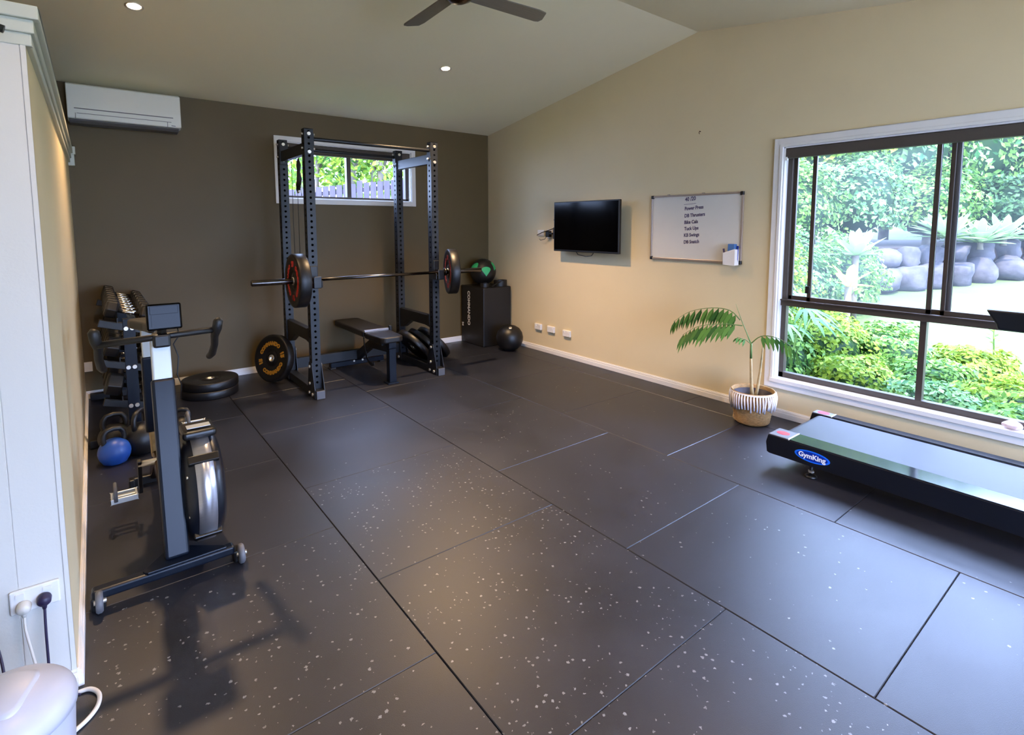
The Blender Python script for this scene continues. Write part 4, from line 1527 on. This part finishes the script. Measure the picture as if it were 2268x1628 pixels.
def potted_palm():
    L = Vector((2.655, -.795, 0))
    t = thing('potted_palm', 'two stemmed indoor palm in a fringed woven basket beside the window', 'potted plant', L)
    b = W(L)
    prof = [(.001, 0), (.108, 0), (.118, .008)]
    for i in range(1, 25):
        z = .008 + .235 * i / 24
        prof.append((.118 + .036 * (z / .24) ** .8 + (.0028 if i % 2 else -.0012), z))
    prof += [(.157, .25), (.154, .256), (.147, .252), (.143, .22), (.135, .12), (.12, .02)]
    b.lathe(prof, L, n=48)
    b.build('woven_basket', M['basket'], t)
    b = W(L)
    b.lathe([(.001, .03), (.115, .03), (.134, .228), (.138, .228), (.138, .222)], L, n=40)
    b.build('inner_pot', M['potpl'], t)
    b = W(L)
    b.lathe([(.001, .188), (.07, .186), (.128, .184)], L, n=32)
    b.build('soil', M['soil'], t)
    f = W(L)
    rr = random.Random(3)
    for i in range(48):
        a = 2 * math.pi * i / 48
        for kx in (0,):
            r0 = .1605
            x, y = math.cos(a), math.sin(a)
            a2 = a + rr.uniform(-.035, .035)
            zb = .125 + rr.uniform(-.012, .012)
            pts = [(L.x + x * (r0 - .003), L.y + y * (r0 - .003), .246), (L.x + x * (r0 + .004), L.y + y * (r0 + .004), .215), (L.x + math.cos(a2) * (r0 + .002), L.y + math.sin(a2) * (r0 + .002), .17), (L.x + math.cos(a2) * (r0 - .006), L.y + math.sin(a2) * (r0 - .006), zb)]
            f.tube(pts, [.0045, .007, .0055, .0065], n=6)
    f.lathe([(.156, .238), (.161, .240), (.162, .246), (.158, .251)], L, n=48)
    f.build('macrame_fringe', M['fringe'], t)
    s1 = W(L)
    s1.tube([(2.640, -.800, .18), (2.632, -.795, .27), (2.622, -.792, .38), (2.612, -.790, .50)], [.016, .012, .010, .0085], n=12)
    s1.build('cane', M['stem'], t)
    s2 = W(L)
    s2.tube([(2.675, -.800, .18), (2.678, -.815, .25), (2.686, -.826, .38), (2.690, -.835, .52), (2.690, -.838, .60)], [.013, .011, .009, .007, .004], n=12)
    s2.build('cane', M['stem'], t)
    st = W(L)
    st.tube([(2.612, -.790, .50), (2.606, -.790, .62)], [.0088, .0075], n=10)
    st.build('green_neck', M['stemgreen'], t)
    rr = random.Random(11)
    st = W(L)
    st.tube([(2.606, -.790, .61), (2.60, -.755, .69), (2.60, -.715, .77), (2.60, -.685, .84), (2.60, -.66, .90)], [.006, .004, .0032, .0024, .001], n=6)
    frond(t, L, [(2.60, -.70, .78), (2.59, -.62, .845), (2.57, -.48, .85), (2.55, -.30, .80), (2.53, -.16, .70)], 13, .150, .78, .032, start=.10, rr=rr)
    frond(t, L, [(2.60, -.72, .74), (2.55, -.64, .745), (2.50, -.53, .735), (2.45, -.42, .70), (2.41, -.33, .63)], 13, .185, .55, .034, start=.12, rr=rr)
    frond(t, L, [(2.606, -.79, .615), (2.61, -.86, .68), (2.61, -.96, .69), (2.60, -1.06, .66), (2.60, -1.13, .60)], 9, .110, .70, .026, start=.22, rr=rr)
    frond(t, L, [(2.606, -.79, .61), (2.57, -.76, .645), (2.53, -.72, .66)], 3, .07, .55, .018, start=.4, rr=rr)
    st.build('spear_shoot', M['stemgreen'], t)
potted_palm()
b = MB()
b.tube([(2.585, -.70, .003), (2.60, -.675, .02), (2.64, -.66, .055), (2.66, -.65, .06)], .004, n=6)
tag(b.build('dry_twig', M['stem'], None), 'short dry twig leaning on the skirting left of the basket', 'twig')

b = MB()
b.ball((0, 0, .022), .038, 14, (1.0, 1.35, .62))
st_ = b.build('quartz_stone', M['stone'], None)
for v in st_.data.vertices:
    n_ = math.sin(v.co.x * 90 + 1) * math.cos(v.co.y * 70) * .12
    v.co = v.co * (1 + n_)
st_.location = (WX + .012, -2.205, .309)
for p in st_.data.polygons: p.use_smooth = False
tag(st_, 'pale pink rough stone sitting on the white window sill', 'stone')

# ------------------------------------------------------------------ near left: bin, outlet, plugs, cables
def bin_():
    c = Vector((-1.455, -1.17, 0))
    t = thing('swing_bin', 'white plastic swing top bin in the near left corner', 'bin', c)
    r_ = .128
    b = MB()
    b.lathe([(.001, 0), (r_ * .84, 0), (r_ * .86, .01), (r_ * .985, .335), (r_ * 1.0, .35)], n=56)
    b.build('bin_body', M['bin'], t)
    b = MB()
    pr = [(r_ * 1.0, .348), (r_ * 1.025, .350), (r_ * 1.025, .366)]
    for i in range(1, 15):
        a = R(90 * i / 14)
        pr.append((max(.001, r_ * 1.02 * math.cos(a)), .366 + .068 * math.sin(a)))
    b.lathe(pr, n=64)
    b.build('domed_lid', M['bin'], t)
    # swing flap: rounded shape following the dome, raised a little
    b = MB()
    top, bot, outl = [], [], []
    def zed(x, y):
        rr = math.hypot(x, y) / (r_ * 1.02)
        return .366 + .068 * math.sqrt(max(0, 1 - rr * rr))
    nx, ny = 14, 14
    vs, fs = [], []
    for j in range(ny + 1):
        for i in range(nx + 1):
            u, v = -1 + 2 * i / nx, -1 + 2 * j / ny
            # squircle
            k = 1 / max(1e-6, (abs(u) ** 5 + abs(v) ** 5) ** .2) * max(abs(u), abs(v)) if (u or v) else 0
            x, y = u * k * .058, v * k * .064 - .012
            ca, sa = math.cos(R(-20)), math.sin(R(-20))
            X, Y = x * ca - y * sa, x * sa + y * ca
            vs.append((X, Y, zed(X, Y) + .006))
    for j in range(ny):
        for i in range(nx):
            a = j * (nx + 1) + i
            fs.append((a, a + 1, a + nx + 2, a + nx + 1))
    per = [i for i in range(nx + 1)] + [(nx + 1) * j + nx for j in range(1, ny + 1)] + [(nx + 1) * ny + i for i in range(nx - 1, -1, -1)] + [(nx + 1) * j for j in range(ny - 1, 0, -1)]
    k = len(vs)
    for p in per:
        x, y, z = vs[p]
        vs.append((x * 1.02, y * 1.02, z - .012))
    for i in range(len(per)):
        j = (i + 1) % len(per)
        fs.append((per[i], per[j], k + j, k + i))
    b._add(vs, fs, True)
    b.build('swing_flap', M['bin'], t)
bin_()

def outlet():
    y = PY - .012
    L = Vector((-1.434, y, .352))
    t = thing('double_power_point', 'white double power point on the white partition end above the bin', 'power socket', L)
    b = W(L)
    b.box(-1.492, -1.376, y - .010, y, .316, .390)
    b.build('face_plate', M['whitepl'], t, .004)
    for x in (-1.468, -1.405):
        W(L).box(x - .010, x + .010, y - .014, y - .010, .368, .380).build('switch_rocker', M['whitepl'], t)
outlet()
def plug(name, label, x, z, m, cable):
    y = PY - .022
    L = Vector((x, y, z))
    t = thing(name, label, 'plug', L)
    b = W(L)
    b.lathe([(.001, .030), (.012, .029), (.017, .022), (.018, .006), (.016, 0), (.001, 0)], (x, y, z), (0, -1, -.25), 28)
    b.tube([(x, y - .018, z - .004), (x, y - .020, z - .028)], [.009, .005], n=12)
    b.build('plug_body', m, t)
    c = W(L)
    c.tube(cable, .0036, n=8)
    c.build('cable', m, t)
def curve(pts, n=8):
    P = [Vector(p) for p in pts]
    out = []
    for i in range(len(P) - 1):
        p0, p1, p2, p3 = P[max(i - 1, 0)], P[i], P[i + 1], P[min(i + 2, len(P) - 1)]
        for k in range(n):
            a = k / n
            out.append(.5 * ((2 * p1) + (p2 - p0) * a + (2 * p0 - 5 * p1 + 4 * p2 - p3) * a * a + (3 * p1 - p0 - 3 * p2 + p3) * a ** 3))
    out.append(P[-1])
    return out
plug('plug', 'white plug with white cable in the left side of the double power point', -1.460, .342, M['cord_w'],
     curve([(-1.460, -.682, .315), (-1.458, -.69, .27), (-1.44, -.72, .17), (-1.415, -.78, .05), (-1.40, -.86, .008), (-1.37, -.98, .006)]))
plug('plug', 'dark purple plug with dark cable in the right side of the double power point', -1.413, .348, M['cord_p'],
     curve([(-1.413, -.682, .320), (-1.414, -.69, .25), (-1.414, -.70, .12), (-1.416, -.73, .03), (-1.43, -.80, .006), (-1.50, -.90, .006)]))
o = MB().tube(curve([(-1.37, -.685, .007), (-1.325, -.69, .007), (-1.300, -.73, .007), (-1.302, -.78, .007), (-1.325, -.82, .007), (-1.36, -.85, .007)]), .0065, n=10)
tag(o.build('white_hose', M['cord_w'], None), 'cream cable looping on the mats just right of the bin', 'cable')
o = MB().tube(curve([(-1.345, -.705, .012), (-1.365, -.72, .03), (-1.39, -.76, .02), (-1.42, -.83, .006)]), .0025, n=8)
tag(o.build('thin_wire', M['cord_p'], None), 'thin black wire crossing the foot of the partition corner', 'wire')
o = MB().tube(curve([(-1.545, -.68, .42), (-1.53, -.70, .33), (-1.505, -.76, .22), (-1.50, -.82, .10), (-1.51, -.90, .006)]), .0036, n=8)
tag(o.build('dark_cable', M['cord_p'], None), 'dark cable hanging at the left frame edge behind the bin', 'cable')
b = MB()
b.tube([(-1.52, -.69, 2.065), (-1.44, -.69, 2.05), (-1.392, -.69, 2.036)], .011, n=14)
b.cyl((-1.45, -.69, 2.05), (-1.45, -.655, 2.05), .006, n=10)
tag(b.build('rail_bracket', M['plastic'], None), 'black rounded bar end at the top of the white partition end', 'bracket')

# ------------------------------------------------------------------ garden
def gz(x, y):
    return -.20 + .10 * (x - 3) if x > 3 else -.20
b = MB()
nx, ny = 40, 30
vs, fs = [], []
for j in range(ny + 1):
    for i in range(nx + 1):
        x, y = 3.06 + 27 * i / nx, -22 + 34 * j / ny
        vs.append((x, y, gz(x, y) + .03 * math.sin(x * 1.3) * math.cos(y * .9)))
for j in range(ny):
    for i in range(nx):
        a = j * (nx + 1) + i
        fs.append((a, a + 1, a + nx + 2, a + nx + 1))
b._add(vs, fs, True)
struct('garden_ground', b, M['lawn'])
b = MB()
b.box(-12, 3.06, YB + T + .02, 14, -.3, -.2)
struct('garden_ground', b, M['lawn'])
b = MB()
b.box(-14, 3.06, -16, YF - T - .02, -.2, -.08)
struct('bounce_ground', b, mat('pale_bounce_ground', '#a8a297', .8, var=.08, bump=.2))  # unseen pale ground added to bounce sunlight through the door onto the ceiling
# raised bed behind the rock wall
b = MB()
bed = [(8.5, 1.9), (9.2, .62), (10.1, -.1), (11.3, -1.0), (12.4, -2.2), (13.4, -4.0), (22, -6), (24, 8), (9, 9)]
b.prism(bed, 'z', .1, 1.12)
struct('garden_bed', b, M['soil'])

def leaf_quad(mb, p, nrm, along, L_, w_):
    side = nrm.cross(along).normalized()
    a = p - along * L_ * .5
    c = p + along * L_ * .5
    l_ = p + side * w_ * .5 + nrm * w_ * .12
    r_ = p - side * w_ * .5 + nrm * w_ * .12
    mb._add([a, l_, c, r_], [(0, 1, 2), (0, 2, 3)])

def bush(name, label, cat, c, rad, n, ls, m, rr, group=None, core=True, trunk=None, corem='leafD'):
    c = Vector(c)
    base = Vector((c.x, c.y, gz(c.x, c.y) if not trunk else trunk))
    t = thing(name, label, cat, base, group=group)
    lf = MB(Matrix.Translation(-base))
    ph = [rr.uniform(0, 6.28) for _ in range(6)]
    for _ in range(n):
        u = Vector((rr.gauss(0, 1), rr.gauss(0, 1), rr.gauss(0, 1))).normalized()
        if u.z < -.55: u.z = -u.z
        bump = 1 + .16 * math.sin(u.x * 5 + ph[0]) * math.cos(u.y * 6 + ph[1]) + .12 * math.sin(u.z * 8 + ph[2] + u.x * 4)
        rr_ = bump * (1 - .32 * rr.random() ** 1.6)
        p = c + Vector((u.x * rad[0], u.y * rad[1], u.z * rad[2])) * rr_
        nr = (u + Vector((rr.uniform(-1, 1), rr.uniform(-1, 1), rr.uniform(-.4, 1.4))) * .8).normalized()
        al = nr.cross(Vector((rr.uniform(-1, 1), rr.uniform(-1, 1), rr.uniform(-1, 1)))).normalized()
        s_ = rr.uniform(.6, 1.25) * ls
        leaf_quad(lf, p, nr, al, s_, s_ * .58)
    lf.build('foliage', m, t, recalc=False)
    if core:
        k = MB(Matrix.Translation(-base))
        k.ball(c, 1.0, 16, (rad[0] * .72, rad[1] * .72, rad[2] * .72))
        k.build('sky_block_core', M[corem], t)  # solid dark core added to block sky between the leaves
    if trunk is not None or c.z - rad[2] > base.z + .2:
        k = MB(Matrix.Translation(-base))
        k.tube([(base.x, base.y, base.z - .1), (c.x + .05, c.y, (c.z + base.z) / 2), (c.x, c.y, c.z)], [.10, .08, .05], n=10)
        k.build('trunk', M['bark'], t)
    return t

rr = random.Random(21)
# tall trees at the back of the garden
TR = [((8.9, 3.0, 3.0), (1.5, 1.3, 1.7), 'leafA', 'leftmost tall leafy tree seen past the left window stile'),
      ((10.4, 2.1, 3.2), (1.5, 1.3, 1.8), 'leafC', 'tall yellow green tree behind the left window pane'),
      ((12.0, 1.3, 3.1), (1.5, 1.4, 1.8), 'leafB', 'tall tree seen through the middle of the left window pane'),
      ((13.6, .5, 3.3), (1.6, 1.4, 1.9), 'leafA', 'tall tree behind the wide central window mullion'),
      ((15.2, -.5, 3.3), (1.7, 1.5, 2.0), 'leafD', 'dark tall tree above the agaves on the right'),
      ((17.0, -1.8, 3.6), (1.9, 1.7, 2.2), 'leafA', 'tall tree at the right frame edge of the window view'),
      ((12.6, 4.2, 3.4), (2.4, 2.0, 1.9), 'leafD', 'high dark tree far back on the left of the garden'),
      ((16.5, 2.2, 3.8), (2.6, 2.2, 2.0), 'leafB', 'high pale tree far back in the middle of the garden'),
      ((19.5, .2, 4.0), (2.8, 2.4, 2.2), 'leafD', 'high dark tree far back on the right of the garden')]
for c, rad, mm, lb in TR:
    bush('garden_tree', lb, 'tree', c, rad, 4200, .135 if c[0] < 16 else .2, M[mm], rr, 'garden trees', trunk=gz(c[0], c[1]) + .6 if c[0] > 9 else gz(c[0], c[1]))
# hedge shrubs on the raised bed and the bank
SH = [((6.9, 1.75, 1.35), (.95, .8, 1.15), 2300, .12, 'leafC', 'tall yellow green shrub by the left window stile'),
      ((8.1, 1.55, 1.75), (.9, .8, .95), 2300, .12, 'leafA', 'rounded green shrub high in the left window pane'),
      ((9.6, 1.05, 1.95), (.9, .8, .85), 2000, .12, 'leafB', 'blue green shrub above the left end of the rock wall'),
      ((11.2, .35, 1.85), (.95, .8, .75), 1900, .13, 'leafA', 'green shrub between the rock wall and the trees'),
      ((12.9, -.55, 1.8), (1.0, .9, .75), 1900, .13, 'leafD', 'dark shrub behind the agaves'),
      ((14.6, -1.9, 1.9), (1.1, 1.0, .85), 1900, .14, 'leafC', 'yellow green shrub at the far right behind the agaves'),
      ((6.05, .55, .65), (.75, .6, .70), 1900, .095, 'leafB', 'pale vine covered bank low in the left window pane'),
      ((7.3, .42, .72), (.75, .6, .58), 1900, .095, 'leafA', 'leafy vine mound in front of the left end of the rock wall'),
      ((5.05, .35, .70), (.60, .5, .70), 1600, .085, 'leafC', 'leafy shrub low beside the left window stile'),
      ((8.35, .60, .80), (.50, .42, .42), 1100, .085, 'leafB', 'small vine mound spilling over the rock wall')]
for c, rad, n, ls, mm, lb in SH:
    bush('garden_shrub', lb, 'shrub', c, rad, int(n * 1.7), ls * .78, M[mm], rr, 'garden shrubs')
# low ground cover close to the window
GC = [((4.15, -.28, .12), (.45, .36, .42), 'leafA', 'low ground cover nearest the left corner of the lower window'),
      ((4.75, -.50, .16), (.50, .40, .44), 'leafC', 'second low plant clump from the left in the lower left pane'),
      ((4.20, -.95, .02), (.48, .38, .30), 'leafC', 'yellow green ground cover along the bottom of the lower left pane'),
      ((5.25, -.85, .12), (.50, .40, .34), 'leafA', 'low clump right of centre in the lower left pane'),
      ((4.75, -1.35, .00), (.52, .42, .26), 'leafA', 'ground cover by the lower window mullion'),
      ((4.10, -1.55, -.02), (.48, .42, .24), 'leafB', 'ground cover just right of the lower window mullion'),
      ((5.40, -1.55, .06), (.46, .40, .24), 'leafC', 'low clump standing before the lawn right of the lower mullion'),
      ((4.65, -2.00, -.02), (.50, .42, .24), 'leafC', 'yellow green ground cover low in the lower right pane'),
      ((3.95, -2.20, -.02), (.44, .42, .24), 'leafA', 'ground cover nearest the sill in the lower right pane'),
      ((5.35, -2.35, .04), (.50, .42, .22), 'leafA', 'rightmost ground cover clump at the frame edge')]
for c, rad, mm, lb in GC:
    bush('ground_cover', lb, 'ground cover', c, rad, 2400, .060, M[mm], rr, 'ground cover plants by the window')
# thin upright weeds
for i, (x, y, h, lb) in enumerate(((5.6, -1.95, .75, 'single tall weed stalk with a bent tip before the lawn'), (5.9, -1.62, .5, 'shorter weed stalk left of the tall weed'), (5.5, -2.25, .45, 'short weed stalk right of the tall weed'))):
    t = thing('weed_stalk', lb, 'weed', (x, y, gz(x, y)))
    MB().tube([(0, 0, 0), (.01, .02, h * .6), (.03, .03, h * .92), (.06, -.02, h), (.08, -.07, h * .93)], [.008, .007, .006, .005, .003], n=6).build('stalk', M['stemgreen'], t)
    lf = MB()
    for k in range(26):
        z = h * (.15 + .8 * k / 26)
        a = k * 2.4
        al = Vector((math.cos(a), math.sin(a), .3)).normalized()
        leaf_quad(lf, Vector((.01, .02, z)) + al * .05, Vector((0, 0, 1)), al, .09, .035)
    lf.build('leaves', M['leafC'], t, recalc=False)

def rosette(name, label, cat, c, n, L_, w_, m, rr, up_=.5, group=None, stemh=0.0, arch=.25):
    c = Vector(c)
    t = thing(name, label, cat, c - Vector((0, 0, stemh)), group=group)
    lf = MB(Matrix.Translation(Vector((0, 0, stemh))))
    for k in range(n):
        a = k * 2.39996 + rr.uniform(-.15, .15)
        el = R(80) * (1 - k / n) * up_ * 1.6 + R(5)
        d = Vector((math.cos(a) * math.cos(el), math.sin(a) * math.cos(el), math.sin(el)))
        side = Vector((-math.sin(a), math.cos(a), 0))
        LL = L_ * rr.uniform(.85, 1.1)
        pts = []
        for j, (f, ww) in enumerate(((0, .35), (.3, .85), (.6, 1.0), (.85, .6), (1.0, .02))):
            p = d * LL * f + Vector((0, 0, -arch * LL * f * f))
            pts.append((p - side * w_ * ww * .5, p + Vector((0, 0, -w_ * .18 * ww)), p + side * w_ * ww * .5))
        vs = [q for tr in pts for q in tr]
        fs = []
        for j in range(4):
            for i in range(2):
                a0 = j * 3 + i
                fs.append((a0, a0 + 1, a0 + 4, a0 + 3))
        lf._add(vs, fs, True)
    lf.build('leaf_rosette', m, t, recalc=False)
    if stemh:
        MB().tube([(0, 0, 0), (0, 0, stemh * .5), (0, 0, stemh)], [.05, .04, .04], n=10).build('stem', M['bark'], t)
    return t
for c, L_, lb in (((9.75, -.30, 1.30), .52, 'large grey green agave left of the thin window stile'),
                  ((10.35, -.60, 1.22), .50, 'grey green agave just right of the thin window stile'),
                  ((10.9, -.80, 1.28), .50, 'grey green agave above the middle of the rock wall'),
                  ((11.45, -1.15, 1.22), .50, 'rightmost grey green agave on the rock wall'),
                  ((10.2, -.05, 1.38), .40, 'smaller agave at the back of the rock wall bed')):
    rosette('agave', lb, 'agave', c, 30, L_ * 1.12, .12, M['agave'], rr, .5, 'agaves on the rock wall', stemh=.12, arch=.18)
rosette('agave', 'single pale agave poking out of the vine bank in the left pane', 'agave', (6.75, -.02, 1.10), 20, .42, .12, M['agave'], rr, .6, None, stemh=.85, arch=.15)
rosette('broad_leaf_plant', 'yellow green broad leafed plant in the vine bank', 'plant', (6.05, -.20, .75), 6, .42, .12, M['banana'], rr, .55, None, stemh=.70, arch=.3)
def fan_palm(label, c, rr):
    c = Vector(c)
    t = thing('fan_palm', label, 'palm', (c.x, c.y, gz(c.x, c.y)))
    base = Vector((c.x, c.y, gz(c.x, c.y)))
    st, lf = MB(Matrix.Translation(-base)), MB(Matrix.Translation(-base))
    for dx, dy, dz, az, n in ((0, 0, .30, 200, 9), (-.10, -.22, .48, 260, 9), (.12, .06, .62, 160, 8), (-.2, .12, .75, 230, 8), (.2, -.15, .35, 300, 8)):
        hub = c + Vector((dx, dy, dz - .2))
        st.tube([base + Vector((dx * .2, dy * .2, 0)), base.lerp(hub, .6) + Vector((0, 0, .05)), hub], [.012, .009, .006], n=6)
        for k in range(n):
            a = R(az - 75 + 150 * k / (n - 1))
            d = Vector((math.cos(a), math.sin(a), .15)).normalized()
            side = Vector((-math.sin(a), math.cos(a), 0))
            LL = .30 * rr.uniform(.85, 1.1)
            w_ = .036
            pts = []
            for f, ww in ((0, .4), (.35, 1), (.75, .9), (1, .2)):
                p = hub + d * LL * f + Vector((0, 0, -.55 * LL * f * f))
                pts.append((p - side * w_ * ww * .5, p + side * w_ * ww * .5))
            vs = [q for tr in pts for q in tr]
            lf._add(vs, [(j * 2, j * 2 + 1, j * 2 + 3, j * 2 + 2) for j in range(3)], True)
    st.build('palm_stems', M['stemgreen'], t)
    lf.build('fan_leaves', M['palmfan'], t, recalc=False)
fan_palm('fan leafed palm close outside the lower left window corner', (3.95, -.42, .46), rr)
fan_palm('second fan leafed palm behind the first in the lower left pane', (4.75, .00, .50), rr)

# rock wall: each boulder on its own
def boulder(label, c, rad, seed):
    r2 = random.Random(seed)
    b = MB()
    b.ball((0, 0, 0), 1.0, 14)
    o = b.build('garden_rock', M['rock'], None)
    ph = [r2.uniform(0, 6.28) for _ in range(4)]
    for v in o.data.vertices:
        p = v.co.copy()
        k = 1 + .14 * math.sin(3 * p.x + ph[0]) * math.cos(3 * p.y + ph[1]) + .12 * math.sin(4 * p.z + ph[2] + 2 * p.x)
        k *= 1 / max(abs(p.x), abs(p.y), abs(p.z)) ** .45
        v.co = Vector((p.x * rad[0], p.y * rad[1], p.z * rad[2])) * k * .85
    o.location = c
    o.rotation_euler = (r2.uniform(-.25, .25), r2.uniform(-.25, .25), r2.uniform(0, 3))
    return tag(o, label, 'rock', 'boulders of the rock wall')
line = [(8.35, 1.25), (8.75, .75), (9.12, .42), (9.45, .18), (9.78, -.05), (10.12, -.28), (10.5, -.52), (10.9, -.80), (11.3, -1.10), (11.7, -1.45), (12.1, -1.9)]
ordn = ['leftmost', 'second from left', 'third from left', 'fourth from left', 'fifth from left', 'sixth from left', 'seventh from left', 'eighth from left', 'ninth from left', 'tenth from left', 'rightmost']
for i, (x, y) in enumerate(line):
    z = gz(x, y)
    boulder('grey boulder in the lower course of the rock wall, ' + ordn[i], (x - .06, y - .10, z + .18), (.26, .24, .26), 40 + i)
    if i < 10:
        boulder('grey boulder in the upper course of the rock wall, ' + ordn[i], (x + .16, y + .0, z + .52), (.25, .22, .22), 80 + i)

# behind the high window: fence, trees
def fence():
    a, d = Vector((-1.5, 8.95, -.2)), Vector((1.57, -1.20, 0)).normalized()
    t = thing('timber_fence', 'weathered grey timber paling fence outside the high window', 'fence', (1.4, 6.7, -.2))
    b = MB(Matrix.Translation(-Vector((1.4, 6.7, -.2))))
    nrm = Vector((-d.y, d.x, 0))
    for k in range(66):
        p = a + d * (k * .115)
        if p.x > 4.4: break
        # top follows the slope, stepped a little every few palings
        top = 2.10 + .19 * ((p.x - 1.4) / 1.6) + .04 * (k % 7 < 1)
        w_ = .094
        for s0, s1 in ((0, w_),):
            q0, q1 = p + d * s0, p + d * s1
            vs = [q0 - nrm * .01, q1 - nrm * .01, q1 + nrm * .01, q0 + nrm * .01]
            vs = [Vector((v.x, v.y, -.2)) for v in vs] + [Vector((v.x, v.y, top)) for v in vs]
            b._add(vs, [(0, 1, 2, 3), (4, 5, 6, 7), (0, 1, 5, 4), (1, 2, 6, 5), (2, 3, 7, 6), (3, 0, 4, 7)])
    b.build('palings', M['fence'], t)
    r_ = MB(Matrix.Translation(-Vector((1.4, 6.7, -.2))))
    e = a + d * 7.4
    for z0, z1 in ((1.88, 2.34), (.4, .6)):
        r_.bar((a.x - nrm.x * -.03, a.y - nrm.y * -.03, z0 - .25), (e.x + nrm.x * .03, e.y + nrm.y * .03, z1), .04, .07)
    r_.build('fence_rail', M['fence'], t)
fence()
for i, (x, y, r_, lean, lb) in enumerate(((2.05, 7.6, .045, .25, 'slender leaning tree trunk seen through the left half of the high window'),
                                          (2.72, 7.1, .075, -.05, 'thickest grey tree trunk right of the high window mullion'),
                                          (2.98, 6.95, .05, .10, 'middle grey tree trunk in the right half of the high window'),
                                          (3.22, 6.8, .06, -.16, 'rightmost grey tree trunk in the high window'))):
    t = thing('back_garden_tree', lb, 'tree', (x, y, -.2), group='trees behind the fence')
    MB().tube([(0, 0, 0), (lean * .3, 0, 1.6), (lean * .7, .0, 3.0), (lean * 1.3, .1, 4.4)], [r_ * 1.2, r_, r_ * .9, r_ * .5], n=12).build('trunk', M['bark'], t)
    MB().tube([(lean * .6, 0, 2.7), (lean * .6 + .35, .1, 3.3), (lean + .6, .2, 4.0)], [r_ * .55, r_ * .4, r_ * .2], n=8).build('branch', M['bark'], t)
    lf = MB()
    for _ in range(900):
        u = Vector((rr.gauss(0, 1), rr.gauss(0, 1), rr.gauss(0, 1))).normalized() * rr.random() ** .4
        p = Vector((lean, 0, 3.5)) + Vector((u.x * 1.3, u.y * 1.0, u.z * 1.35))
        nr = Vector((rr.uniform(-1, 1), rr.uniform(-1, 1), rr.uniform(-1, 1))).normalized()
        al = nr.cross(Vector((rr.uniform(-1, 1), rr.uniform(-1, 1), rr.uniform(-1, 1)))).normalized()
        leaf_quad(lf, p, nr, al, .15, .07)
    lf.build('foliage', M['leafC' if i % 2 else 'leafA'], t, recalc=False)
for c, lb in (((1.2, 9.6, 2.6), 'bushy tree far behind the left end of the fence'), ((4.2, 8.8, 2.8), 'bushy tree far behind the right end of the fence'), ((2.8, 10.5, 3.2), 'bushy tree far behind the middle of the fence')):
    bush('back_garden_tree', lb, 'tree', c, (1.4, 1.2, 1.6), 1500, .17, M['leafC'], rr, 'trees behind the fence', core=False, trunk=-.2)
